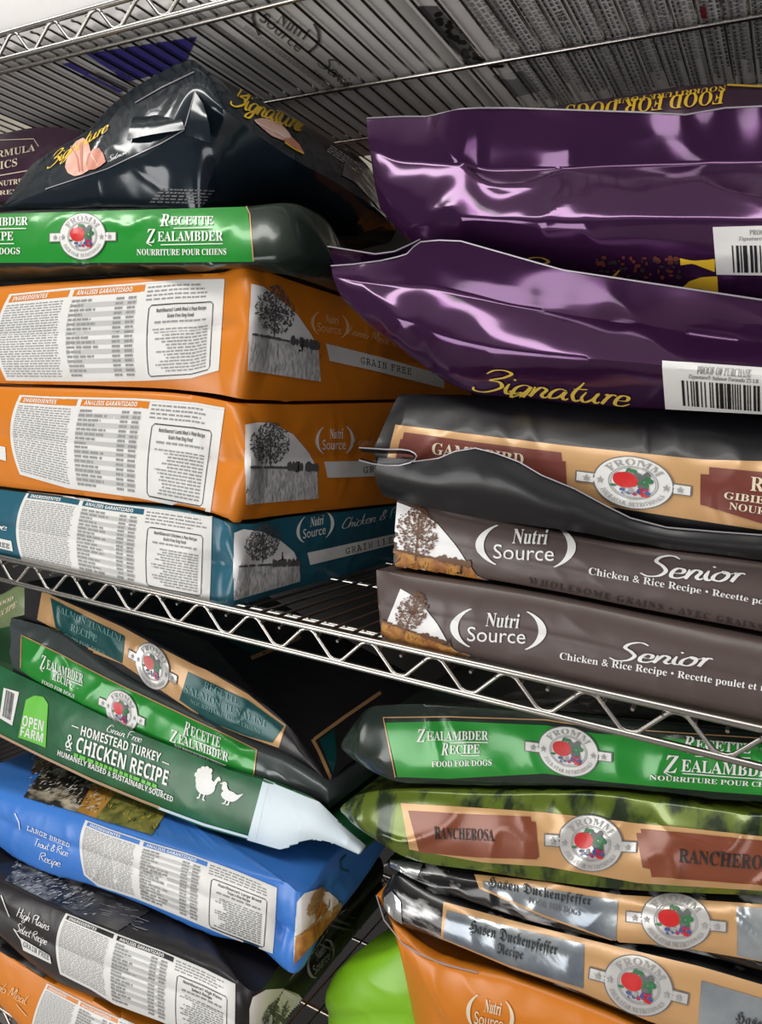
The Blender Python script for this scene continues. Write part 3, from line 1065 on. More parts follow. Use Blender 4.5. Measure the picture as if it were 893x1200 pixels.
oralow = Bag('lower of the two orange bags in the left stack, resting on the teal bag',
             [((-60, 450, .665), (-60, 508, .660), (-60, 563, .665)), ((0, 453, .665), (0, 512, .660), (0, 572, .665)),
              ((130, 457, .665), (125, 524, .660), (125, 589, .665)), ((230, 464, .666), (228, 535, .662), (222, 603, .666)),
              ((258, 469, .668), (262, 540, .672), (250, 609, .668)), ((272, 472, .670), (293, 541, .660), (274, 612, .670)),
              ((295, 473, XR), (310, 541, XR), (298, 612, XR)),
              ((335, 474, XR), (345, 538, XR), (335, 608, XR)), ((400, 473, XR), (410, 531, XR), (400, 600, XR)),
              ((480, 471, XR), (480, 523, XR), (480, 590, XR)), ((540, 468, XR), (540, 517, XR), (540, 581, XR))],
             M['orange'], rest=(teal,), right_end=True, bands=[.005, .005], crown=.002, wr=(.0022, .0022), group=GL, nu=190)
oraup = Bag('upper of the two orange bags in the left stack, under the green banner',
            [((-60, 342, .668), (-60, 395, .662), (-60, 446, .668)), ((0, 336, .668), (0, 393, .662), (0, 450, .668)),
             ((110, 328, .668), (110, 391, .662), (110, 452, .668)), ((225, 321, .668), (222, 388, .664), (222, 458, .668)),
             ((262, 319, .670), (258, 385, .674), (256, 462, .670)), ((288, 311, .672), (294, 381, .664), (281, 467, .672)),
             ((308, 317, XR), (315, 385, XR), (306, 470, XR)),
             ((345, 330, XR), (355, 396, XR), (345, 472, XR)), ((410, 351, XR), (412, 412, XR), (410, 471, XR)),
             ((490, 377, XR), (490, 425, XR), (490, 469, XR)), ((550, 396, XR), (550, 435, XR), (550, 467, XR))],
            M['orange'], rest=(oralow,), right_end=True, bands=[.005, .005], crown=.003, wr=(.0022, .0022), group=GL, nu=190)
rec = Bag('dark foil bag with a green banner, on top of the upper orange bag',
          [((-60, 256, .672), (-60, 308, .655), (-60, 330, .69)), ((0, 249, .672), (0, 309, .655), (0, 330, .69)),
           ((150, 244, .672), (150, 310, .655), (150, 322, .69)), ((285, 242, .674), (290, 308, .658), (292, 318, .69)),
           ((338, 238, .70), (345, 304, .69), (335, 322, .70)), ((372, 250, .76), (384, 308, .74), (372, 333, .76)),
           ((392, 274, .86), (408, 318, .84), (405, 344, .86)), ((415, 290, 1.05), (425, 325, 1.05), (425, 350, 1.05))],
          M['greenfoil'], rest=(oraup,), right_end=True, bands=[.006, .002], crown=.003, wr=(.004, .004), group=GL, nu=170)
formula = Bag('plum bag with pale cream lettering behind the black navy bag at the left edge',
              [((-70, 168, .79), (-70, 242, .79)), ((0, 157, .79), (0, 236, .79)), ((54, 149, .79), (54, 236, .79)),
               ((84, 152, .795), (84, 236, .795)), ((102, 160, .80), (101, 236, .80))],
              M['plum'], rest=(rec,), depth=.3, bulge=.008, crown=.01, wr=(.004, .003), nu=80, nv=20)
navy = Bag('black navy foil bag with salmon pictures, tilted on top of the left stack',
           [((40, 190, .715), (5, 240, .70), (-20, 246, .712)), ((62, 176, .71), (54, 221, .69), (54, 247, .70)),
            ((99, 155, .71), (89, 210, .685), (95, 248, .70)), ((137, 118, .715), (126, 197, .68), (140, 247, .70)),
            ((188, 85, .715), (188, 168, .68), (195, 245, .70)), ((222, 70, .715), (229, 107, .685), (236, 243, .70)),
            ((244, 83, -.645), (250, 120, -.615), (260, 241, -.64)),
            ((320, 126, -.645), (330, 178, -.565), (330, 239, -.63)), ((390, 166, -.645), (400, 217, -.555), (385, 262, -.62)),
            ((425, 188, -.64), (435, 243, -.55), (420, 275, -.61)), ((448, 215, -.62), (466, 267, -.55), (455, 285, -.61))],
           M['navy'], lshift=.34, maxz=ZUP - .018, rest=(rec,), right_end=True, bands=[.002, .004], crown=.004, wr=(.003, .002), nu=180, nv=34)

# ================================================================== MIDDLE SHELF, RIGHT STACK
sen2 = Bag('lower of the two greyish brown bags, lying directly on the middle wire shelf',
           [((441, 668, .662), (444, 709, .660), (448, 750, .664)), ((462, 671, .660), (464, 714, .656), (468, 756, .664)),
            ((627, 697, .66), (627, 742, .654), (627, 793, .664)), ((793, 731, .66), (793, 778, .654), (793, 830, .664)),
            ((893, 751, .66), (893, 800, .654), (893, 851, .664)), ((985, 770, .66), (985, 822, .654), (985, 870, .664))],
           M['brown'], minz=ZMID - .0025, bands=[.004, .004], crown=.002, depth=.40, wr=(.0022, .002))
sen1 = Bag('upper of the two greyish brown bags, under the charcoal bag',
           [((466, 585, .672), (463, 625, .668), (461, 668, .676)), ((500, 592, .670), (500, 634, .664), (500, 676, .676)),
            ((600, 614, .670), (600, 655, .664), (600, 692, .676)), ((700, 634, .67), (700, 675, .664), (700, 712, .676)),
            ((893, 660, .67), (893, 707, .664), (893, 749, .676)), ((985, 675, .67), (985, 726, .664), (985, 768, .676))],
           M['brown'], rest=(sen2,), bands=[.004, .004], crown=.002, depth=.40, wr=(.0022, .002))
game = Bag('charcoal bag with tan and maroon panels behind a wavy black seal flap',
           [((468, 462, .70), (440, 524, .668), (450, 579, .672)), ((490, 462, .70), (480, 524, .662), (480, 588, .672)),
            ((560, 464, .70), (560, 530, .66), (560, 605, .672)), ((640, 468, .70), (640, 540, .66), (640, 620, .672)),
            ((760, 478, .70), (760, 556, .66), (760, 645, .672)), ((893, 490, .70), (893, 575, .66), (893, 658, .672)),
            ((985, 498, .70), (985, 588, .66), (985, 668, .672))],
           M['gamefilm'], rest=(sen1,), bands=[.006, .005], crown=.004, depth=.36, wr=(.0035, .003))
plow = Bag('lower of the two glossy purple foil bags, lying on the charcoal bag',
           [((388, 312, .684), (391, 324, .683), (396, 338, .682), (405, 354, .684)), ((415, 310, .680), (419, 330, .677), (425, 352, .672), (432, 380, .680)),
            ((446, 306, .674), (448, 334, .669), (454, 368, .656), (462, 403, .676)), ((477, 298, .666), (480, 335, .662), (486, 380, .652), (492, 425, .677)),
            ((493, 284, .660), (496, 335, .660), (504, 390, .648), (515, 442, .678)),
            ((540, 283, .656), (543, 345, .660), (548, 402, .644), (555, 461, .678)), ((600, 300, .654), (600, 358, .662), (604, 412, .640), (610, 466, .680)),
            ((660, 317, .653), (660, 368, .664), (664, 418, .638), (670, 473, .680)), ((780, 335, .653), (780, 385, .666), (780, 428, .636), (780, 480, .682)),
            ((893, 352, .653), (893, 400, .666), (893, 441, .636), (893, 486, .682)), ((985, 364, .653), (985, 410, .666), (985, 450, .636), (985, 492, .682))],
           M['purple'], rest=(game,), bands=[.0005, .0015, .003], crown=.002, depth=.36, wr=(.005, .0035), wk=.8, dirx=.45, nv=42)
pup = Bag('upper of the two glossy purple foil bags, with a tall flat seal',
          [((430, 139, .728), (434, 175, .728), (438, 210, .724), (446, 246, .728)),
           ((470, 137, .716), (470, 190, .718), (472, 235, .710), (480, 282, .722)),
           ((500, 137, .707), (500, 192, .710), (510, 250, .696), (520, 306, .719)),
           ((541, 128, .691), (540, 194, .700), (550, 255, .682), (560, 312, .718)),
           ((562, 127, .697), (562, 198, .706), (574, 256, .681), (585, 317, .718)),
           ((600, 127, .699), (600, 199, .706), (610, 258, .678), (620, 324, .718)),
           ((660, 129, .695), (660, 199, .706), (670, 262, .676), (680, 331, .718)),
           ((750, 132, .697), (750, 194, .707), (755, 258, .674), (760, 342, .718)),
           ((803, 135, .693), (810, 191, .707), (815, 258, .674), (820, 350, .718)),
           ((850, 127, .698), (850, 191, .707), (850, 259, .674), (850, 355, .718)),
           ((893, 125, .695), (893, 190, .707), (893, 262, .674), (893, 360, .718)),
           ((985, 118, .695), (985, 186, .707), (985, 265, .674), (985, 372, .718))],
          M['purple'], rest=(plow,), bands=[0, .002, .003], crown=.004, depth=.34, wr=(.006, .0045), wk=.8, dirx=.6, nv=48, top_drop=.05)
food = Bag('purple bag with yellow upside-down lettering, propped behind the upper purple foil bag',
           [((600, 136, .82), (600, 190, .80)), ((655, 124, .82), (655, 190, .80)), ((753, 109, .82), (753, 190, .80)), ((800, 101, .82), (800, 190, .80)),
            ((852, 99, .82), (852, 190, .80)), ((893, 101, .82), (893, 190, .80)), ((985, 104, .82), (985, 190, .80))],
           M['plum'], rest=(pup,), bulge=.01, crown=.01, depth=.24, wr=(.004, .004), nv=18, nu=90)

# ================================================================== LOWER SHELF, LEFT
lamb = Bag('orange bag at the very bottom left, under the black bag',
           [((-60, 1085, .627), (-60, 1160, .627)), ((0, 1113, .625), (0, 1178, .625)), ((27, 1132, .625), (22, 1200, .625)), ((56, 1150, .625), (46, 1226, .625)),
            ((107, 1172, .625), (100, 1255, .625)), ((148, 1197, .625), (145, 1280, .625)), ((195, 1221, .625), (195, 1306, .625))],
           M['orange'], minz=ZLOW + .0050, bulge=.006, crown=.003, depth=.42, wr=(.003, .002))
XK = atz(290, 1156, at(290, 1156, .625).z).x
blk = Bag('black bag with white ingredients panel, under the bright blue bag',
          [((-55, 1005, .63), (-55, 1048, .625), (-55, 1078, .63)), ((0, 1030, .625), (0, 1062, .62), (0, 1097, .625)), ((27, 1044, .625), (27, 1082, .618), (27, 1121, .625)),
           ((78, 1067, .625), (72, 1110, .618), (70, 1152, .625)), ((134, 1091, .625), (134, 1134, .617), (134, 1177, .625)),
           ((240, 1129, .625), (240, 1175, .617), (240, 1222, .625)), ((280, 1150, .625), (280, 1198, .62), (278, 1245, .625)),
           ((292, 1160, XK), (294, 1206, XK), (290, 1250, XK)),
           ((340, 1112, XK), (340, 1152, XK), (340, 1190, XK)), ((400, 1051, XK), (400, 1082, XK), (400, 1115, XK)), ((446, 1005, XK), (446, 1032, XK), (446, 1060, XK))],
          M['black'], minz=ZLOW + .0050, rest=(lamb,), right_end=True, bands=[.005, .005], crown=.002, wr=(.0025, .0025), nu=180)
XB = -.433
blue = Bag('bright blue bag with white ingredients panel, under the forest green bag',
           [((-45, 912, .668), (-45, 940, .662), (-45, 962, .668)), ((0, 925, .665), (0, 958, .657), (0, 992, .665)), ((38, 937, .665), (38, 978, .655), (38, 1020, .665)),
            ((91, 954, .665), (91, 993, .655), (90, 1032, .663)), ((172, 981, .665), (172, 1022, .655), (172, 1062, .663)),
            ((240, 1004, .665), (240, 1048, .655), (240, 1093, .663)), ((318, 1028, .664), (318, 1074, .657), (316, 1119, .662)),
            ((338, 1036, .664), (336, 1086, .667), (334, 1136, .662)), ((347, 1044, XB), (348, 1094, XB + .004), (341, 1140, XB)),
            ((385, 1006, XB), (378, 1052, XB + .004), (378, 1092, XB)), ((425, 968, XB), (420, 1004, XB), (425, 1032, XB)),
            ((455, 942, XB), (452, 970, XB), (452, 990, XB))],
           M['blue'], rest=(blk,), right_end=True, bands=[.005, .005], crown=.005, wr=(.0028, .003), nu=200)
home = Bag('forest green and white bag with turkey and chicken silhouettes, across the lower left pile',
           [((-60, 750, .725), (-60, 832, .712)), ((0, 780, .72), (0, 863, .708)), ((52, 805, .718), (54, 890, .706)),
            ((116, 837, .716), (107, 916, .705)), ((155, 856, .714), (167, 941, .703)), ((229, 886, .712), (240, 970, .70)),
            ((270, 903, .71), (290, 984, .698)), ((323, 919, .71), (328, 995, .696)), ((374, 940, .71), (367, 984, .70)),
            ((400, 966, .712), (393, 989, .705)), ((427, 990, .715), (421, 1001, .712))],
           M['darkgreen'], rest=(blue,), vis_lift=-1, bulge=.006, crown=-.015, depth=.33, wr=(.0025, .002))
zl = Bag('slate grey foil bag with a bright green banner, tucked behind the forest green bag',
         [((13, 724, .735), (16, 787, .727)), ((30, 728, .735), (30, 794, .726)), ((60, 737, .735), (60, 810, .725)), ((129, 785, .735), (129, 847, .724)),
          ((229, 838, .735), (229, 889, .722)), ((300, 874, .735), (300, 913, .722)), ((350, 893, .74), (350, 929, .725)), ((390, 918, .745), (386, 948, .735))],
         M['greyfoil'], rest=(home,), vis_lift=-1, bulge=.008, crown=.004, depth=.32, wr=(.005, .005))
sal = Bag('black bag with tan band and teal panels, sloping down under the middle shelf',
          [((30, 682, .745), (28, 735, .742)), ((62, 696, .745), (55, 735, .742)), ((144, 732, .745), (140, 786, .74)),
           ((229, 778, .745), (222, 832, .74)), ((290, 811, .745), (284, 864, .74)), ((334, 847, .745), (329, 883, .742)),
           ((365, 884, .747), (361, 898, .745)), ((388, 915, .75), (386, 918, .75))],
          M['black'], maxz=ZMID - .034, vis_lift=-1, rest=(zl, home), bulge=.006, crown=.004, depth=.36, wr=(.003, .003))
oliv = Bag('sage green bag behind the others at the far left, just under the middle shelf',
           [((-60, 716, .88), (-60, 750, .88)), ((0, 697, .88), (0, 742, .88)), ((33, 688, .88), (30, 738, .88)), ((50, 702, .89), (50, 738, .89))],
           M['palegreen'], maxz=ZMID - .034, rest=(zl, home), bulge=.01, crown=.008, depth=.22, nu=60, nv=16, wr=(.005, .004))

# ================================================================== LOWER SHELF, RIGHT
olow = Bag('orange bag with a folded-over top at the bottom right, beside the lime bag',
           [((441, 1049, .672), (472, 1106, .65), (520, 1215, .652), (560, 1400, .66)), ((475, 1088, .672), (492, 1118, .646), (545, 1215, .646), (585, 1420, .66)),
            ((500, 1110, .672), (520, 1130, .646), (575, 1215, .642), (620, 1440, .66)),
            ((600, 1141, .672), (604, 1150, .645), (640, 1230, .64), (690, 1460, .66)), ((700, 1176, .672), (704, 1186, .645), (740, 1250, .64), (780, 1490, .66)),
            ((850, 1236, .672), (850, 1250, .645), (860, 1300, .64), (880, 1520, .66))],
           M['orange'], bands=[.004, .006, .01], crown=.003, depth=.34, wr=(.004, .003), nv=42, floorz=ZLOW - .002)
lime = Bag('lime green bag at the bottom beside the folded orange bag',
           [((388, 1172, .745), (386, 1186, .742), (398, 1290, .74)), ((392, 1142, .74), (394, 1190, .728), (410, 1290, .735)), ((402, 1132, .735), (408, 1192, .722), (420, 1290, .73)), ((425, 1125, .73), (432, 1190, .716), (440, 1300, .725)),
            ((455, 1116, .728), (475, 1190, .714), (492, 1310, .722)), ((471, 1108, .73), (508, 1192, .718), (535, 1300, .724))],
           M['lime'], bands=[.008, .01], crown=.006, depth=.26, wr=(.004, .002), nv=34, nu=90, floorz=ZLOW - .002)
hlow = Bag('lower of the two black and silver bags, lying on the folded orange bag',
           [((450, 1046, .675), (450, 1066, .672)), ((464, 1024, .668), (467, 1084, .66)), ((490, 1038, .664), (490, 1092, .655)), ((520, 1052, .66), (517, 1101, .65)),
            ((600, 1077, .658), (598, 1135, .648)), ((680, 1097, .658), (680, 1165, .646)), ((725, 1108, .658), (725, 1184, .646)), ((821, 1130, .658), (821, 1222, .646)),
            ((893, 1152, .658), (893, 1252, .646)), ((985, 1178, .658), (985, 1290, .646))],
           M['furfoil'], rest=(olow,), bulge=.008, crown=.002, depth=.34, wr=(.0035, .0035), nv=28)
hup = Bag('upper of the two black and silver bags, squeezed under the olive bag',
          [((455, 1007, .69), (457, 1018, .69)), ((472, 1008, .68), (472, 1024, .676)), ((503, 1012, .676), (503, 1040, .67)), ((556, 1021, .672), (556, 1060, .664)),
           ((640, 1030, .67), (640, 1090, .66)), ((725, 1044, .67), (725, 1107, .66)), ((787, 1048, .67), (787, 1112, .66)), ((893, 1055, .67), (893, 1138, .66)), ((985, 1062, .67), (985, 1165, .66))],
          M['furfoil'], rest=(hlow,), bulge=.008, crown=.002, depth=.34, wr=(.005, .005), nv=28)
ran = Bag('olive foil bag with tan and rust brown panels in the lower right pile',
          [((401, 944, .695), (402, 953, .695)), ((415, 934, .69), (414, 966, .686)), ((438, 927, .68), (434, 980, .675)), ((470, 926, .675), (470, 1002, .668)),
           ((566, 929, .672), (566, 1021, .665)), ((704, 930, .672), (704, 1040, .665)), ((893, 954, .672), (893, 1050, .665)), ((985, 964, .672), (985, 1056, .665))],
          M['olivefoil'], rest=(hup,), bulge=.009, crown=.003, depth=.36, wr=(.0045, .0045), nv=30)
zr = Bag('dark green foil bag with a green banner, right on the olive foil bag',
         [((401, 868, .705), (401, 878, .705)), ((415, 848, .70), (412, 888, .698)), ((432, 830, .695), (425, 897, .69)), ((460, 826, .69), (459, 914, .68)),
          ((525, 826, .69), (525, 919, .68)), ((640, 834, .69), (640, 925, .68)), ((760, 845, .69), (760, 932, .68)), ((893, 858, .69), (893, 940, .68)),
          ((985, 866, .69), (985, 947, .68))],
         M['greenfoil'], maxz=ZMID - .016, rest=(ran,), bulge=.009, crown=.003, depth=.36, wr=(.004, .004), nv=30)


# ================================================================== PRINTED MATTER
def banner(bag, top, bot, mk, name='banner', layer=0, label=None, nu=70, nv=12):
    p = Print(bag)
    p.grid(top, bot, mk, layer, 140, 24)
    o = p.build(name)
    if label:
        o['label'] = label
    return o


def zealambder(bag, z, r, f, u1, u2, french=False):
    """three lines of small capitals with swash rules"""
    p = Print(bag, 0.0014)
    for s, (a, b, t) in (z, r, f):
        if s[0] in 'ZR' and len(s) < 12:              # the taller first letter with its swash
            k = 1.25 / (len(s) + .3)
            ex = (b[0] - a[0], b[1] - a[1])
            up = (t[0] - a[0], t[1] - a[1])
            p.text(s[1:], (a[0] + ex[0] * k, a[1] + ex[1] * k), b, (t[0] + ex[0] * k, t[1] + ex[1] * k), 'white', 'serif', 2)
            o = (a[0] - ex[0] * .03 - up[0] * .15, a[1] - ex[1] * .03 - up[1] * .15)
            w = 1.45
            p.text(s[0], o, (o[0] + ex[0] * k * 1.0, o[1] + ex[1] * k * 1.0), (o[0] + up[0] * w, o[1] + up[1] * w), 'white', 'bi', 3)
            if math.hypot(*up) > 11:
                p.line([o, (o[0] + ex[0] * k * .6 - up[0] * .3, o[1] + ex[1] * k * .6 - up[1] * .3)], 1.0, 'white', 3, sub=3)
        else:
            p.text(s, a, b, t, 'white', 'serif', 2)
    for a, b in (u1, u2):
        p.line([a, b], 1.0, 'white', 2, sub=10)
    return p.build('lettering')


# ---- teal bag
ingredients_label(teal, [(33, 576), (75, 581), (130, 590), (190, 597), (249, 606)], [(26, 656), (73, 666), (130, 679), (190, 693), (246, 704)], 'teal',
                  ('NutriSource® Chicken & Pea Recipe', 'Grain Free Dog Food'), 1, 0.045)
tree_print(teal, (274, 625), (274, 703), (351, 681), [(285, 620), (306, 623), (326, 632), (343.5, 646), (350, 661)], (280, 664), (350, 661),
           ('sky', 'field', 'treegrey'), 2, (.42, .46), 1.0, .44)
brand_mark(teal, affine((349, 637), (387, 629), (350, 607)))
p = Print(teal)
p.grid([(359.5, 648), (470, 624), (500, 618)], [(363, 662), (470, 636), (500, 629)], 'label', 1, 24, 4)
p.text('GRAIN FREE', (404.5, 649.5), (466, 634), (404, 641.5), 'inkb', 'mono', 2, spacing=1.2)
p.build('banner_strip', 'white strip with black letters')
p = Print(teal)
p.hand('Chicken & Peas', (399, 620), (480, 602), (400, 608), 'label')
p.build('lettering')
p = Print(teal)
p.hand('Recipe', (-34, 612), (8, 622), (-33, 601), 'label')
p.grid([(-40, 622), (14, 634)], [(-40, 633), (16, 646)], 'label', 1, 6, 3)
p.text('GRAIN FREE', (-33, 632.5), (12, 643), (-33, 626), 'inkb', 'mono', 3)
p.build('lettering')

# ---- lower orange bag
ingredients_label(oralow, [(24, 463), (60, 465), (160, 467), (230, 472), (264, 478)], [(24, 556), (80, 572), (161, 583), (220, 595), (247, 600)], 'orange',
                  ('NutriSource® Lamb Meal & Peas Recipe', 'Grain Free Dog Food'), 2, 0.05)
tree_print(oralow, (287, 498), (288, 591), (372, 584), [(302, 495), (317, 495), (343, 509), (361, 530), (371, 549)], (294, 548), (371, 550),
           ('sky', 'field', 'treegrey'), 3, (.33, .45), 1.0, .44)
brand_mark(oralow, affine((372, 532), (411, 531), (372, 500)))
p = Print(oralow)
p.grid([(379, 541), (440, 540), (500, 540)], [(383, 560), (440, 558), (500, 555)], 'label', 1, 24, 4)
p.text('GRAIN FREE', (425, 554), (490, 552), (425, 545.5), 'inkb', 'mono', 2, spacing=1.2)
p.build('banner_strip', 'white strip with black letters')
p = Print(oralow)
p.hand('Lamb Meal & Peas', (412, 521), (505, 525), (412, 509), 'fadedorange')
p.build('lettering')
p = Print(oralow)
p.grid([(-20, 519), (7, 524)], [(-20, 533), (8, 540)], 'label', 1, 4, 3)
p.build('lettering')

# ---- upper orange bag
ingredients_label(oraup, [(12, 345), (80, 338), (150, 333), (210, 328), (264, 327)], [(8, 446), (100, 447), (170, 446), (225, 443), (257, 434)], 'orange',
                  ('NutriSource® Lamb Meal & Peas Recipe', 'Grain Free Dog Food'), 3, 0.06)
tree_print(oraup, (294, 333), (290, 434), (375, 447), [(308, 336), (325, 349), (348, 369), (364, 392), (372, 406)], (295, 392), (372, 408),
           ('sky', 'field', 'treegrey'), 4, (.33, .44), 1.0, .44)
brand_mark(oraup, affine((366, 391), (405, 397), (367, 364)), 'fadedorange')
p = Print(oraup)
p.grid([(381, 402), (440, 417), (520, 440)], [(385.5, 423), (440, 435), (520, 455)], 'label', 1, 24, 4)
p.text('GRAIN FREE', (422, 426), (481, 439.5), (422, 417), 'inkb', 'mono', 2, spacing=1.2)
p.build('banner_strip', 'pale strip with black letters')
p = Print(oraup)
p.hand('Lamb Meal & Peas', (406.5, 391), (490, 413), (407, 380), 'fadedorange')
p.build('lettering')

# ---- green banner bag of the left stack
banner(rec, [(-50, 255), (0, 251), (150, 247), (290, 243)], [(-50, 309), (0, 308), (150, 308), (298, 307)], 'green', 'green_banner')
p = Print(rec, .0012)
p.line([(289, 243), (293, 252), (297, 306)], 1.3, 'tan', 1)
p.build('banner_edge')
emblem(rec, affine((98.6, 278), (124.6, 277.5), (98.6, 252.5)), True)
zealambder(rec, ('ZEALAMBDER', ((-44, 267), (34, 264.5), (-44, 257.5))), ('RECIPE', ((-26, 283), (17, 282), (-26, 273))),
           ('FOOD FOR DOGS', ((-50, 299), (25, 298), (-50, 291.5))), ((-30, 270), (32, 268.5)), ((-26, 287), (18, 286)))
zealambder(rec, ('RECETTE', ((191, 264.5), (251, 264), (191, 255))), ('ZEALAMBDER', ((176, 283.5), (262, 283), (176, 272))),
           ('NOURRITURE POUR CHIENS', ((162, 299.5), (266, 299), (162, 292.5))), ((205, 268.5), (249, 268)), ((190, 287.5), (262, 286.5)))

# ---- plum bag
p = Print(formula)
p.text('R FORMULA', (-32, 191), (42, 177), (-32, 183), 'cream', 'serif')
p.text('BIOTICS', (-30, 205), (21, 194.5), (-30, 196), 'cream', 'serif')
p.line([(-30, 211), (46, 198)], 1.0, 'cream')
p.line([(-30, 166), (40, 163), (46, 172)], 0.8, 'cream')
p.text('COMPLETE NUTRITION', (-50, 224), (46, 213), (-50, 218), 'cream', 'serif')
p.text('WITH PREBIOTICS', (-40, 232), (60, 223), (-40, 227), 'cream', 'serif')
p.build('lettering')

# ---- black navy bag
p = Print(navy)
p.hand('Zignature', (270, 123), (351, 155), (277, 100), 'yellow', .12, nib=.4)
p.build('lettering', 'gold script')
p = Print(navy)
p.hand('Zignature', (57, 198), (126, 154), (60, 183), 'yellow', .11, nib=.4)
p.hand('Salmon', (128, 190), (149, 181), (128, 184), 'label')
p.build('lettering', 'gold script')
p = Print(navy)
p.grid([(78, 190), (82, 176), (90, 166), (98, 162), (104, 166), (106, 173)], [(77, 196), (80, 203), (88, 207), (97, 205), (106, 199), (110, 194)], 'salmon', 1, 24, 12)
p.grid([(102, 193), (104, 182), (110, 175), (117, 174), (122, 181)], [(104, 200), (112, 199), (119, 195), (125, 190)], 'salmond', 2, 18, 8)
p.line([(84, 172), (92, 186), (94, 202)], 1.6, 'salmond', 3)
p.line([(108, 182), (113, 190), (116, 196)], 1.4, 'salmon', 3)
p.grid([(94, 170), (98, 168)], [(96, 200), (98, 202)], 'salmond', 3, 3, 6)
p.build('salmon_picture', 'pink salmon fillets')
p = Print(navy)
p.grid([(297, 141), (306, 139), (318, 141), (330, 147), (338, 156), (342, 163)], [(299, 144), (308, 152), (318, 160), (330, 165), (340, 168)], 'salmon', 1, 24, 8)
p.grid([(330, 164), (342, 162), (350, 170)], [(332, 166), (345, 174), (356, 181)], 'salmond', 2, 10, 4)
p.line([(300, 145), (318, 154), (334, 162)], 1.2, 'white', 3)
p.line([(333, 168), (345, 176), (355, 181)], 1.5, 'yellow', 3)
p.build('salmon_picture', 'pink salmon fillet')
p = Print(navy)
p.fine(affine((382, 178), (428, 210), (388, 170)), 4, 9, 'label', 1)
p.build('fine_print')
p = Print(navy)
p.fine(affine((175, 238), (238, 240), (190, 220)), 5, 10, 'grey', 1)
p.build('fine_print')
p = Print(navy)
p.grid([(405, 186), (425, 192), (448, 226), (470, 262)], [(400, 206), (415, 214), (438, 238), (462, 268)], 'silver', 1, 20, 6)
p.build('end_seal', 'crinkled silver end')
p = Print(navy)
p.line([(159, 121), (190, 103), (228, 85)], 1.2, 'seamedge', 1)
p.line([(54, 222), (126, 198), (188, 169), (216, 153), (229, 108)], 1.2, 'seamedge', 1)
p.build('fold_edge')

sheet(navy, 'gusset_fold', [[(157, 133, .700), (182, 131, .697), (209, 129, .695)], [(152, 150, .684), (178, 147, .681), (214, 143, .682)], [(149, 164, .681), (176, 158, .677), (217, 152, .680)]],
      M['navy'], nu=24, nv=10, label='folded triangular flap catching the light', wr=.001)
sheet(navy, 'gusset_fold', [[(229, 108, .681), (238, 122, .678)], [(222, 138, .674), (246, 150, .672)], [(217, 158, .676), (248, 168, .680)]],
      M['navy'], nu=14, nv=12, label='second fold beside the corner', wr=.001)

# ---- greyish brown bags
for bag, lm, s, c, w, tr in (
        (sen1, affine((565, 661), (666, 665), (567, 615)), ((753, 674), (868, 683), (756, 650)), ((690, 672), (951, 718), (691, 664)),
         ((619, 683), (893, 738), (620, 676)),
         ((466, 588.5), (460, 665), (571, 692), [(492, 599), (513, 614), (534, 638), (549, 661), (571, 688)], (462, 644), (552, 663), (.24, .22), .96, .34)),
        (sen2, affine((535, 757), (632, 762), (537, 712)), ((717, 773), (830, 781), (720, 751)), ((656, 771.5), (905, 811), (657, 763.5)),
         None,
         ((470, 690), (447, 746), (548, 776), [(484, 698), (497, 710), (513, 731), (526, 754), (546, 773)], (449, 727), (528, 756), (.22, .22), 1.0, .26))):
    brand_mark(bag, lm)
    p = Print(bag)
    p.hand('Senior', *s, 'white', .10)
    p.text('Chicken & Rice Recipe \u2022 Recette poulet et riz', *c, 'white', 'serif')
    p.build('lettering', 'white script over small serif letters')
    if w:
        p = Print(bag)
        p.text('WHOLESOME GRAINS \u2022 AVEC GRAINS', *w, 'faint', 'serif', spacing=1.25)
        p.build('relief_lettering', 'dark letters along the lower edge')
    TL, BL, BR, arc, hl, hr, ta, ht, wd = tr
    tree_print(bag, TL, BL, BR, arc, hl, hr, ('sky', 'goldfield', 'treebrown'), 6, ta, ht, wd)

# ---- charcoal bag with tan and maroon panels
banner(game, [(464, 498), (560, 510), (659, 522), (725, 529), (824, 539), (893, 541), (970, 546)], [(452, 545), (560, 570), (659, 585), (781, 604), (893, 621), (970, 630)],
       'tan', 'tan_panel')
p = Print(game, .0012)
p.grid([(474, 507), (560, 519), (658, 531)], [(466, 548), (560, 562), (663, 578)], 'maroon', 1, 70, 20)
p.grid([(470, 515), (475, 515)], [(462, 548), (470, 548)], 'maroon', 1, 2, 6)
p.grid([(656, 541), (663, 541)], [(656, 575), (665, 576)], 'maroon', 1, 2, 6)
p.build('maroon_panel')
p = Print(game, .0012)
p.grid([(831, 548), (893, 554), (970, 560)], [(831, 594), (893, 613), (970, 622)], 'maroon', 1, 70, 20)
p.grid([(821, 556), (834, 557)], [(821, 591), (834, 594)], 'maroon', 1, 3, 6)
p.build('maroon_panel')
p = Print(game, .0019)
p.text('GAME BIRD', (507, 532), (614, 546), (508, 519), 'cream', 'serif')
p.build('lettering', 'cream letters')
p = Print(game, .0019)
p.text('RECETTE', (879, 575), (985, 586), (880, 559), 'cream', 'serif')
p.text('GIBIER À PLUMES', (848, 584), (1000, 604), (849, 576), 'cream', 'serif')
p.text('NOURRITURE POUR CHIENS', (854, 596), (1060, 628), (855, 588), 'cream', 'serif')
p.build('lettering', 'cream letters')
emblem(game, affine((743, 566), (788, 572), (745, 538)), True)
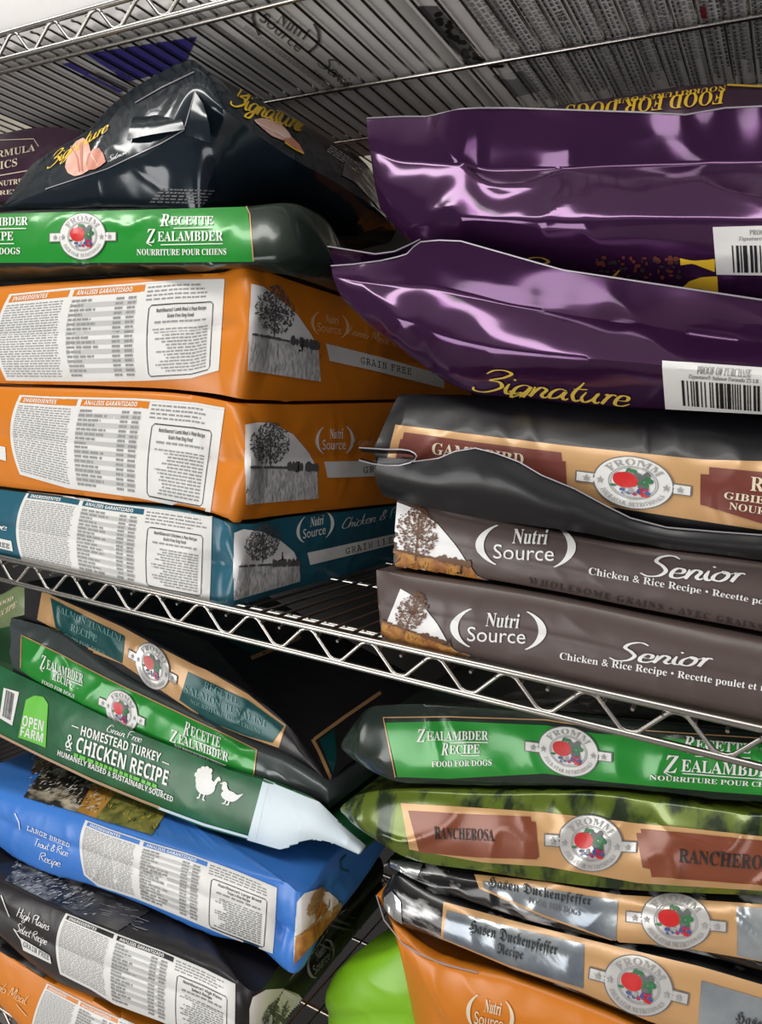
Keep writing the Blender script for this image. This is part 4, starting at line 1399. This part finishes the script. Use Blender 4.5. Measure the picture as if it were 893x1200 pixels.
flap, fV, fF = sheet(game, 'seal_flap',
              [[(444, 536, .640), (480, 538, .640), (514, 537, .638), (533, 529, .636), (557, 525, .636), (581, 531, .636), (608, 541, .637), (635, 557, .638), (674, 573, .642), (711, 593, .645), (739, 607, .647), (781, 618, .650), (838, 623, .651), (893, 627, .651), (985, 634, .651)],
               [(440, 556, .646), (480, 562, .640), (514, 566, .636), (533, 564, .634), (557, 562, .632), (581, 566, .632), (608, 574, .632), (635, 588, .634), (674, 600, .638), (711, 614, .642), (739, 622, .644), (781, 630, .646), (838, 638, .648), (893, 642, .648), (985, 650, .648)],
               [(450, 580, .668), (480, 589, .664), (514, 597, .660), (533, 601, .658), (557, 605, .657), (581, 609, .656), (608, 613, .656), (635, 617, .656), (674, 622, .656), (711, 629, .656), (739, 634, .656), (781, 642, .656), (838, 648, .656), (893, 656, .656), (985, 666, .656)]],
              M['gamefilm'], nu=110, nv=16, label='black film folded down over the lower half of the panels')
loop, _, _ = sheet(game, 'seal_end',
              [[(421, 525, .650), (436, 526, .644), (452, 527, .639), (470, 527, .636), (480, 528, .6345), (486, 531, .634), (488, 535, .634), (486, 539, .634), (480, 542, .6345), (468, 545, .636), (452, 545, .639), (436, 543, .644), (421, 539, .650)],
               [(424, 529, .668), (436, 530, .664), (452, 531, .659), (470, 531, .656), (480, 532, .6545), (485, 534, .654), (486, 536, .654), (485, 538, .654), (480, 540, .6545), (468, 542, .656), (452, 542, .659), (436, 541, .664), (424, 537, .668)]],
              M['gamefilm'], nu=60, nv=4, thick=.0012, wr=0, label='open folded loop at the left end of the seal')
v, f = tube([at(*q) for q in [(421, 524.6, .6495), (436, 525.6, .6435), (452, 526.6, .6385), (470, 526.6, .6355), (480, 528, .634), (486, 531, .6335), (488.5, 535, .6335), (486, 539, .6335), (480, 542.4, .634), (468, 545.4, .6355), (452, 545.4, .6385), (436, 543.4, .6435), (421, 539.4, .6495)]], .0007, 6)
mesh('seal_edge', v, f, game.root, [M['seamedge']])
v, f = tube([at(q[0], q[1], q[2] - .001) for q in [(484, 541, .634), (500, 539, .636), (514, 537, .637), (533, 529, .635), (557, 525, .635), (581, 531, .635), (608, 541, .636), (635, 557, .637), (674, 573, .641), (711, 593, .644), (739, 607, .646), (781, 618, .649), (838, 623, .650), (893, 627, .650)]], .0006, 6)
mesh('seal_edge', v, f, game.root, [M['seamedge']])

# ---- purple foil bags
p = Print(plow)
p.hand('Zignature', (556, 456), (735, 475), (561, 430), 'gold', .09, nib=.4)
p.build('lettering', 'gold script')
p = Print(plow, .0012)
T = bilerp([(776, 423.5), (893, 432), (1000, 440)], [(780, 478), (893, 484), (1000, 491)])
p.quad(0, 0, 1, 1, 'white', 0, T, 70, 18)
Td = affine((817, 436), (879, 440.5), (817.6, 430))
p.text('PROOF OF PURCHASE', (817, 436.5), (880, 441), (817.4, 430.5), 'ink', 'serif')
p.text('Zignature\u00ae Salmon Formula 25 LB', (807, 441.5), (889, 447.5), (807.3, 437), 'ink', 'serif')
barcode(p, bilerp([(799, 444), (910, 452)], [(801, 476), (910, 484)]), 0, 1, 0.08, 1, 5)
p.build('barcode_label', 'white label with a barcode')
p = Print(pup)
p.hand('Zignature', (600, 326), (775, 345), (605, 298), 'gold', .09, nib=.4)
p.build('lettering', 'gold script, mostly covered')
p = Print(pup)
p.grid([(797, 302), (812, 305), (838, 303)], [(798, 310), (812, 308), (838, 318)], 'yellow', 1, 10, 3)
p.grid([(808, 329), (822, 324), (841, 323)], [(800, 336), (822, 338), (842, 342)], 'yellow', 1, 10, 3)
rg = random.Random(9)
for k in range(60):
    p.disc(rg.uniform(700, 798), rg.uniform(300, 330), rg.uniform(1.5, 4), rg.uniform(1.5, 3), rg.choice(('faint', 'maroon', 'faint', 'rustd')), 1 + k * .02, IDENT, 0, 8, 1)
p.build('food_print', 'dark pictures of food and a yellow band')
p = Print(pup, .0012)
T = bilerp([(835.5, 265.5), (893, 264), (1000, 262)], [(840, 321), (893, 322), (1000, 322)])
p.quad(0, 0, 1, 1, 'white', 0, T, 70, 18)
p.text('PROOF OF PURCHASE', (879, 274.5), (945, 274), (879, 268.5), 'ink', 'serif')
p.text('Zignature\u00ae Salmon Formula', (866, 281), (945, 281), (866, 276.5), 'ink', 'serif')
barcode(p, bilerp([(858, 287), (980, 287)], [(860, 320), (980, 320)]), 0, 1, 0.05, 1, 6)
p.build('barcode_label', 'white label with a barcode, cut by the picture edge')
for bag, e in ((plow, [(388, 311.5, .6835), (415, 309.5, .6795), (446, 305.5, .6735), (466, 301, .667), (477, 297.5, .667), (485, 289, .665), (493, 283.5, .6595), (515, 281.5, .657), (540, 282.5, .6555), (570, 291, .6545), (600, 299.5, .6535), (660, 316.5, .6525), (780, 334.5, .6525), (893, 351.5, .6525)]),
               (pup, [(430, 138.5, .7275), (470, 136.5, .7155), (500, 136.5, .7065), (541, 127.5, .6905), (562, 126.5, .6965), (600, 126.5, .6985), (660, 128.5, .6945), (750, 131.5, .6965), (803, 134.5, .6925), (850, 126.5, .6975), (893, 124.5, .6945)])):
    v, f = tube([at(*q) for q in e], .0007, 6)
    mesh('seal_edge', v, f, bag.root, [M['seamedge']])
sheet(plow, 'seal_flap', [[(384, 289, .70), (415, 294, .695), (440, 298, .69), (462, 295, .686), (480, 287, .68), (492, 281, .67)],
                          [(388, 296, .72), (415, 300, .715), (440, 303, .71), (462, 301, .70), (480, 294, .69), (493, 286, .672)],
                          [(392, 312, .73), (415, 318, .73), (440, 320, .72), (462, 316, .71), (480, 308, .70), (494, 296, .675)]],
      M['purple'], nu=40, nv=8, label='rear film of the open seal')
v, f = tube([at(*q) for q in [(384, 288.7, .70), (415, 293.7, .695), (440, 297.7, .69), (462, 294.7, .686), (480, 286.7, .68), (492, 280.7, .67)]], .0007, 6)
mesh('seal_edge', v, f, plow.root, [M['seamedge']])
p = Print(food)
p.text('FOOD FOR DOGS', (850, 107), (664, 125), (847, 123), 'yellow', 'serif', 2)
p.text('NOURRITURE POUR', (851, 101.5), (720, 118), (850, 107), 'yellow', 'serif', 2)
p.line([(852, 101), (893, 103), (980, 106)], 2.2, 'yellow', 2)
p.build('lettering', 'yellow upside-down capitals')

# ---- black bag with tan band and teal panels
banner(sal, [(50, 691), (62, 698.5), (144, 735), (180, 755), (229, 780), (242, 785), (290, 813), (335, 850)],
       [(44, 726), (54, 731), (103, 762), (144, 778), (200, 816), (242, 844), (284, 861), (327, 876)], 'tan', 'tan_band')
p = Print(sal, .0012)
p.grid([(60, 701), (100, 722), (147, 746)], [(66, 735), (100, 755), (144, 777)], 'tealprint', 1, 70, 20)
p.build('teal_panel')
p = Print(sal, .0012)
p.grid([(221, 787), (245, 799), (290, 820), (333, 851)], [(211, 820), (247, 845), (290, 862), (320, 870)], 'tealprint', 1, 70, 20)
p.build('teal_panel')
p = Print(sal, .0019)
p.text('SALMON TUNALINI', (68, 716), (143, 752), (69, 709), 'tealtext', 'serif')
p.text('RECIPE', (84, 738), (115, 752), (85, 730), 'tealtext', 'serif')
p.text('FOOD FOR DOGS', (76, 745), (124, 767), (77, 741), 'tealtext', 'serif')
p.build('lettering', 'pale teal capitals')
p = Print(sal, .0019)
p.text('RECETTE', (240, 806), (281, 826), (241, 798), 'tealtext', 'serif')
p.text('SALMON TUNALINI', (217, 810), (312, 852), (218, 802), 'tealtext', 'serif')
p.text('NOURRITURE POUR CHIENS', (224, 822.5), (306, 859), (225, 818), 'tealtext', 'serif')
p.build('lettering', 'pale teal capitals')
emblem(sal, affine((180, 780.5), (199, 791), (182, 757)))
p = Print(sal)
p.line([(294, 772), (330, 757), (352, 747)], 5, 'tan', 1)
p.grid([(262, 748), (290, 738)], [(294, 768), (322, 756)], 'tealprint', 1, 5, 8)
p.build('panel_border')
p = Print(sal)
p.line([(368, 867), (405, 840), (446, 812)], 4, 'tan', 1)
p.line([(366, 867), (374, 882), (388, 914)], 4, 'tan', 1)
p.grid([(374, 868), (392, 855)], [(390, 908), (394, 890)], 'tealprint', 1, 5, 8)
p.build('panel_border')

# ---- slate foil bag, green banner
banner(zl, [(26, 745), (64, 764), (129, 798), (200, 831), (256, 858.5), (301, 880)], [(24, 784), (52, 805), (116, 838), (155, 857), (229, 886), (297, 909)], 'green', 'green_banner', 0)
p = Print(zl, .0012)
p.line([(25, 782), (26, 744), (64, 763), (129, 797), (200, 830.5), (256, 857.5), (301, 879.5), (298, 908)], 1.3, 'tan', 1)
p.build('banner_edge')
emblem(zl, affine((144, 833), (162, 841.5), (146, 811.5)), True)
zealambder(zl, ('ZEALAMBDER', ((50, 781), (98, 801), (51, 770))), ('RECIPE', ((63, 794.5), (86, 807.5), (64, 785.5))),
           ('FOOD FOR DOGS', ((50, 799.5), (88, 817.5), (51, 795.5))), ((85, 798), (98, 803.5)), ((92, 806), (93, 806.5)))
zealambder(zl, ('RECETTE', ((217, 859), (259, 876), (218, 848))), ('ZEALAMBDER', ((202, 867), (268, 892), (203, 857))),
           ('NOURRITURE POUR CHIENS', ((205, 875), (262, 900), (206, 871))), ((228, 867), (259, 880)), ((215, 876), (266, 896)))

# ---- forest green and white bag
banner(home, [(309, 913), (323, 919), (374, 940), (400, 966), (428, 991)], [(290, 984), (328, 995), (350, 990), (372, 984), (390, 988), (421, 1001)], 'whitefilm', 'white_end', 0, 'plain white end tapering to a tip', 40, 12)
p = Print(home)
p.grid([(309, 933), (315, 920)], [(293, 983), (300, 985)], 'whitefilm', 1, 4, 10)
p.line([(0, 861), (54, 888), (107, 913), (167, 938), (188, 946)], 3.0, 'kraft', 1)
p.line([(186, 946), (240, 966), (293, 981)], 3.0, 'whitefilm', 1)
p.build('edge_strip', 'kraft brown edge turning white')
p = Print(home)
p.grid([(5, 806), (23, 811)], [(0, 841), (15, 850)], 'label', 1, 5, 8)
barcode(p, affine((3.5, 839), (1.5 + 12, 844), (8, 808)), 0.0, 1.0, 0.0, 1.0, 8, 2)
p.build('barcode_label', 'small white barcode')
p = Print(home)
p.grid([(31, 820), (41, 815), (51.5, 816.6), (57, 825)], [(22, 864), (34, 868), (45, 872), (54, 876)], 'limeprint', 1, 12, 10)
p.text('OPEN', (26.5, 850), (51, 857), (28, 838), 'label', 'sansb', 2)
p.text('FARM', (24.5, 861.5), (50.5, 870), (26, 851), 'label', 'sansb', 2)
p.build('barn_logo', 'light green barn shape with white letters')
p = Print(home)
p.hand('Grain Free', (125, 857), (166, 870), (127, 848), 'white')
p.text('HOMESTEAD TURKEY', (95, 861), (188, 893.5), (97, 850.5), 'white', 'sansb', 2)
p.text('& CHICKEN RECIPE', (77, 875), (196, 920.5), (80, 858.5), 'white', 'sansb', 2)
p.fine(affine((87, 886), (184, 924), (88, 881.5)), 1, 14, 'limeprint', 2, hgt=.9)
p.text('HUMANELY RAISED & SUSTAINABLY SOURCED', (68, 884.5), (203, 939.5), (69, 878.5), 'white', 'sansb', 2)
for a, b in (((85, 850), (93, 853)), ((191, 892.5), (199, 896)), ((78, 877.5), (84, 879.5)), ((183, 924), (192, 927))):
    p.line([a, b], 1.2, 'white', 2)
p.build('lettering', 'white capitals')
p = Print(home)
Tt = affine((226, 927), (252, 936), (236, 899))           # turkey
def poly(p, pts, mk, layer, T):
    p.add(pts, [tuple(range(len(pts)))], mk, layer, T)
p.disc(.28, .62, .34, .40, 'white', 1, Tt, 0, 22, 3)
p.disc(.46, .36, .42, .34, 'white', 1.5, Tt, 0, 22, 3)
p.grid([(.74, .62), (.82, .86), (.90, .88), (.98, .80)], [(.70, .30), (.86, .50), (.90, .72), (.98, .74)], 'white', 2, 8, 3, Tt)
p.line([(.36, .10), (.36, -.16), (.28, -.18)], 1.8 / 30, 'white', 2, Tt)
p.line([(.54, .10), (.54, -.16), (.62, -.18)], 1.8 / 30, 'white', 2, Tt)
for k in range(5):
    a = 1.1 + k * .5
    p.disc(.28 + .33 * math.cos(a), .66 + .36 * math.sin(a), .10, .10, 'white', 2.2, Tt, 0, 10, 1)
Tc = affine((255, 935), (281, 944), (262, 916))           # hen
p.disc(.46, .34, .36, .30, 'white', 1, Tc, 0, 22, 3)
p.grid([(.02, .96), (.14, 1.0), (.30, .70), (.50, .55)], [(.04, .60), (.16, .50), (.30, .30), (.50, .30)], 'white', 1.6, 8, 3, Tc)
p.grid([(.55, .58), (.80, .56), (1.0, .74)], [(.55, .20), (.80, .22), (.96, .60)], 'white', 1.8, 8, 3, Tc)
p.disc(.10, .92, .11, .12, 'white', 2, Tc, 0, 12, 1)
p.line([(.02, .90), (-.08, .86)], .05, 'white', 2, Tc)
p.line([(.40, .08), (.38, -.16), (.28, -.18)], .06, 'white', 2, Tc)
p.line([(.54, .08), (.54, -.16), (.44, -.18)], .06, 'white', 2, Tc)
p.build('poultry_silhouettes', 'white turkey and hen')

# ---- bright blue bag
ingredients_label(blue, [(101, 961), (130, 972), (172, 986), (220, 1000), (270, 1018), (325, 1040)], [(99, 1025), (115, 1038), (161, 1053), (215, 1075), (260, 1094), (320, 1117)],
                  'blueheader', ('NutriSource® Large Breed', 'Trout & Rice Recipe'), 5, 0.03)
p = Print(blue)
p.text('LARGE BREED', (32, 972), (82, 993), (33, 966), 'sky', 'mono', 2)
p.hand('Trout & Rice', (40, 990), (80, 1003), (41, 981), 'white')
p.hand('Recipe', (46, 1007), (71, 1015), (47, 997), 'white')
p.line([(18, 953), (23, 963), (24, 972)], 1.0, 'sky', 2)
p.build('lettering')
p = Print(blue)
p.grid([(60, 888), (100, 900), (130, 908)], [(28, 934), (60, 944), (92, 953)], 'fur', 1, 26, 16)
p.grid([(46, 880), (70, 886), (88, 900)], [(36, 908), (50, 902), (66, 898)], 'furbrown', 2, 14, 8)
p.grid([(118, 904), (150, 920), (170, 930)], [(90, 952), (110, 959), (130, 966)], 'golden', 2, 18, 12)
p.grid([(145, 918), (200, 945)], [(112, 960), (178, 980)], 'grassprint', 3, 18, 12)
rg = random.Random(21)
for k in range(260):
    x, y = rg.uniform(34, 118), 0
    y = 898 + (x - 34) * .42 + rg.uniform(-10, 32) - 8
    l = rg.uniform(3, 8)
    l *= .8
    p.line([(x, y), (x + l * .8, y - l * rg.uniform(.1, .6))], rg.uniform(.4, .9), rg.choice(('cream', 'sky', 'inkb', 'furbrown')), 2 + k * .01, sub=2)
for k in range(60):
    x = rg.uniform(118, 185)
    y = 915 + (x - 118) * .42 + rg.uniform(0, 38)
    p.line([(x, y), (x + rg.uniform(-3, 3), y - rg.uniform(2, 5))], .8, rg.choice(('grassprint', 'yellow', 'inkb', 'leaf')), 4 + k * .01, sub=2)
p.build('dog_print', 'picture of brindled and golden dogs on grass')
tree_print(blue, (348, 1057), (344, 1130), (398, 1070), [(356, 1047), (371, 1042), (384.6, 1045), (395, 1054), (398, 1063)], (347, 1098), (398, 1062),
           ('white', 'goldfield', 'treegold'), 8, (.40, .50), .70, .30)
p = Print(blue)
p.line([(405, 1002), (398, 1009), (399, 1018), (408, 1022)], 1.5, 'teal', 1)
p.build('faint_logo')

# ---- black bag
ingredients_label(blk, [(78, 1070), (110, 1083), (137, 1094), (190, 1114), (240, 1135), (276, 1153)], [(71, 1141), (107, 1159), (134, 1176), (188, 1196), (240, 1219), (275, 1236)],
                  'black', ('NutriSource® High Plains', 'Select Recipe'), 6, 0.04)
p = Print(blk)
p.hand('High Plains', (20, 1073), (58, 1090), (22, 1062), 'white')
p.hand('Select Recipe', (19, 1090), (55, 1107), (21, 1080), 'white')
p.line([(2, 1049), (12, 1074)], 1.0, 'sky', 2)
p.line([(17, 1088), (25, 1100)], 1.0, 'sky', 2)
p.build('lettering', 'white script')
p = Print(blk)
p.grid([(24, 1098), (59, 1119)], [(28, 1113), (61, 1129)], 'label', 1, 8, 3)
p.text('GRAIN FREE', (28, 1108), (58, 1124.5), (28.5, 1101.5), 'inkb', 'mono', 2)
p.build('banner_strip', 'white strip with black letters')
p = Print(blk)
p.grid([(26, 1008), (60, 1018), (104, 1034)], [(6, 1032), (40, 1049), (76, 1066)], 'furgrey', 1, 22, 12)
p.grid([(100, 1032), (150, 1052), (176, 1068)], [(72, 1064), (104, 1079), (138, 1092)], 'woodgrey', 1, 18, 12)
rg = random.Random(22)
for k in range(240):
    x = rg.uniform(14, 110)
    y = 1014 + (x - 14) * .42 + rg.uniform(-4, 24)
    l = rg.uniform(3, 8)
    p.line([(x, y), (x + l * .8, y - l * rg.uniform(.0, .5))], rg.uniform(.4, .8), rg.choice(('midgrey', 'sky', 'inkb', 'grey')), 2 + k * .01, sub=2)
for k in range(40):
    x = rg.uniform(112, 165)
    y = 1045 + (x - 112) * .42 + rg.uniform(0, 26)
    p.line([(x, y), (x + rg.uniform(4, 16), y + rg.uniform(1, 5))], .6, rg.choice(('grey', 'midgrey')), 2 + k * .01, sub=2)
p.build('dog_print', 'grey picture of a dog')
tree_print(blk, (292, 1182), (292, 1242), (366, 1205), [(296, 1168), (311, 1159.6), (331, 1158), (349, 1165), (359, 1176)], (292, 1222), (362, 1182),
           ('white', 'field', 'treegrey'), 9, (.4, .42), .85, .34)
brand_mark(blk, affine((366, 1150), (392, 1122), (358, 1124)), 'midgrey')
p = Print(blk)
p.hand('High Plains', (385, 1121), (440, 1083), (383, 1106), 'grey')
p.grid([(368, 1161), (446, 1077)], [(371, 1168), (446, 1085)], 'midgrey', 1, 16, 3)
p.text('GRAIN FREE', (384, 1151), (440, 1090), (382, 1147), 'inkb', 'mono', 2)
p.build('lettering', 'grey letters on the end')

# ---- orange bag at the bottom left
ingredients_label(lamb, [(56, 1152), (107, 1178), (150, 1197), (188, 1214)], [(36, 1212), (100, 1250), (145, 1272), (186, 1292)], 'orange',
                  ('NutriSource® Lamb Meal & Peas Recipe', 'Grain Free Dog Food'), 7, 0.02, (.30, .64))
p = Print(lamb)
p.hand('Lamb Meal', (-16, 1152), (31, 1177), (-13, 1140), 'fadedorange')
p.line([(20, 1176), (32, 1190)], 1.2, 'fadedorange', 2)
p.build('lettering')
p = Print(lamb)
p.grid([(-20, 1080), (20, 1100), (60, 1130)], [(-20, 1102), (16, 1124), (52, 1147)], 'furgrey', 1, 16, 8)
p.build('dog_print')

# ---- dark green foil bag on the right
p = Print(zr)
p.grid([(452, 847), (525, 845), (640, 850), (700, 860), (893, 872), (970, 878)], [(466, 910), (525, 912), (640, 906), (704, 915), (836, 927), (893, 931), (970, 936)], 'green', 0, 150, 24)
p.build('green_banner')
p = Print(zr, .0012)
p.line([(464, 910), (450, 841), (525, 840), (640, 844), (700, 853), (893, 866)], 1.2, 'tan', 1)
p.build('banner_edge')
emblem(zr, affine((667, 880), (701, 884.5), (667, 853)), True)
zealambder(zr, ('ZEALAMBDER', ((492, 867.5), (573, 867), (492, 857))), ('RECIPE', ((519, 883), (563, 882), (519, 873))),
           ('FOOD FOR DOGS', ((507, 898), (577, 896), (507, 891.5))), ((529, 869.5), (573, 870)), ((541, 884.5), (563, 885)))
zealambder(zr, ('RECETTE', ((802, 877), (880, 883), (803, 866))), ('ZEALAMBDER', ((782, 902), (915, 911), (783, 888))),
           ('NOURRITURE POUR CHIENS', ((762, 912.5), (925, 923), (762.5, 907)), ), ((815, 886), (880, 888)), ((800, 905.5), (915, 914)))

# ---- olive foil bag
banner(ran, [(470, 941), (566, 947), (640, 952), (742, 964), (893, 980), (970, 986)], [(480, 995), (566, 1010), (640, 1015), (748, 1034), (893, 1043), (970, 1048)], 'tan', 'tan_panel')
p = Print(ran, .0012)
p.grid([(479, 950), (550, 954), (622, 957)], [(492, 998), (560, 1004), (630, 1006)], 'rust', 1, 70, 20)
p.grid([(620, 962), (628, 963)], [(624, 1003), (632, 1004)], 'rust', 1, 2, 6)
p.build('rust_panel')
p = Print(ran, .0012)
p.grid([(751, 971), (893, 985), (970, 990)], [(764, 1026), (893, 1036), (970, 1040)], 'rust', 1, 70, 20)
p.grid([(746, 976), (756, 977)], [(754, 1016), (766, 1018)], 'rust', 1, 2, 6)
p.build('rust_panel')
p = Print(ran, .0019)
p.text('RANCHEROSA', (510, 981.5), (580, 985), (510, 968), 'inkb', 'serif')
p.build('lettering', 'black capitals')
p = Print(ran, .0019)
p.text('RANCHEROSA', (795, 1009), (915, 1020), (796, 993), 'inkb', 'serif')
p.build('lettering', 'black capitals')
emblem(ran, affine((693, 987), (729, 990), (694, 956)))

# ---- black and silver bags
banner(hup, [(556, 1025), (640, 1034), (725, 1049), (893, 1060), (970, 1066)], [(562, 1041), (637, 1074), (680, 1089), (722, 1103), (787, 1107), (893, 1126), (970, 1145)], 'tan', 'tan_band')
p = Print(hup, .0012)
p.grid([(566, 1033), (640, 1042), (725, 1056)], [(568, 1041), (637, 1071), (722, 1101)], 'steel', 1, 70, 20)
p.build('silver_panel')
p = Print(hup, .0012)
p.grid([(864, 1063), (970, 1070)], [(864, 1118), (970, 1142)], 'steel', 1, 70, 20)
p.build('silver_panel')
p = Print(hup, .0019)
p.text('Hasen Duckenpfeffer', (572, 1039), (693, 1061), (573, 1029), 'inkb', 'frak')
p.text('FOOD FOR DOGS', (620, 1058), (681, 1073), (620.6, 1051), 'grey', 'serif')
p.build('lettering', 'black gothic letters')
emblem(hup, affine((793, 1079), (832, 1083), (794, 1050)))
banner(hlow, [(520, 1057), (600, 1079), (680, 1099), (725, 1110), (821, 1133), (893, 1154), (970, 1176)], [(517, 1099), (598, 1133), (680, 1161), (759, 1195), (821, 1216), (893, 1246), (970, 1275)], 'tan', 'tan_band')
p = Print(hlow, .0012)
p.grid([(524, 1067), (600, 1087), (685, 1107)], [(520, 1098), (598, 1130), (684, 1157)], 'steel', 1, 70, 20)
p.build('silver_panel')
p = Print(hlow, .0012)
p.grid([(822, 1149), (893, 1170), (970, 1192)], [(818, 1205), (893, 1236), (970, 1262)], 'steel', 1, 70, 20)
p.build('silver_panel')
p = Print(hlow, .0019)
p.text('Hasen Duckenpfeffer', (550, 1091), (653, 1119), (552, 1079), 'inkb', 'frak')
p.text('Recipe', (583, 1115), (613, 1123.5), (584, 1104.5), 'inkb', 'frak')
p.build('lettering', 'black gothic letters')
p = Print(hlow, .0019)
p.text('Hasen Duckenpfeffer', (861, 1196), (990, 1232), (863, 1184), 'inkb', 'frak')
p.build('lettering', 'black gothic letters')
emblem(hlow, affine((749, 1154), (787.5, 1164.3), (753, 1123)))

p = Print(hup, .001)
p.grid([(458, 1009), (470, 1009), (480, 1011), (496, 1013)], [(459, 1016), (470, 1021), (480, 1024), (490, 1027)], 'silver', 1, 14, 8)
p.build('silver_end')
p = Print(hlow, .001)
p.grid([(451, 1052), (460, 1044), (470, 1056)], [(451, 1064), (462, 1076), (472, 1082)], 'silver', 1, 14, 8)
p.build('silver_end')

# ---- orange bag with folded top, bottom right
brand_mark(olow, affine((549, 1203), (597, 1214), (553, 1163)), 'cream')
v, f = tube([at(q[0], q[1], q[2]) for q in [(441, 1049, .669), (450, 1078, .662), (472, 1106, .6475), (492, 1118, .6435), (520, 1130, .6435), (560, 1140, .643)]], .0007, 6)
mesh('seal_edge', v, f, olow.root, [M['seamedge']])

# ---- sage bag
p = Print(oliv)
p.text('RECIPE', (-8, 728), (19, 711), (-6, 721), 'cream', 'serif', 2)
p.text('FOOD', (-4, 712), (16, 703), (-3, 707), 'cream', 'serif', 2)
p.build('lettering')

# ------------------------------------------------------------------ crests and lettering belong to the panel they are printed on
for ro in [o for o in bpy.data.objects if o.parent is None and o.get('category') == 'pet food bag']:
    kids = list(ro.children)
    panels = [k for k in kids if k.name.split('.')[0] in ('green_banner', 'tan_band', 'tan_panel')]
    if panels:
        for k in kids:
            if k.name.split('.')[0] in ('emblem', 'lettering', 'maroon_panel', 'rust_panel', 'teal_panel', 'silver_panel', 'banner_edge'):
                k.parent = panels[0]
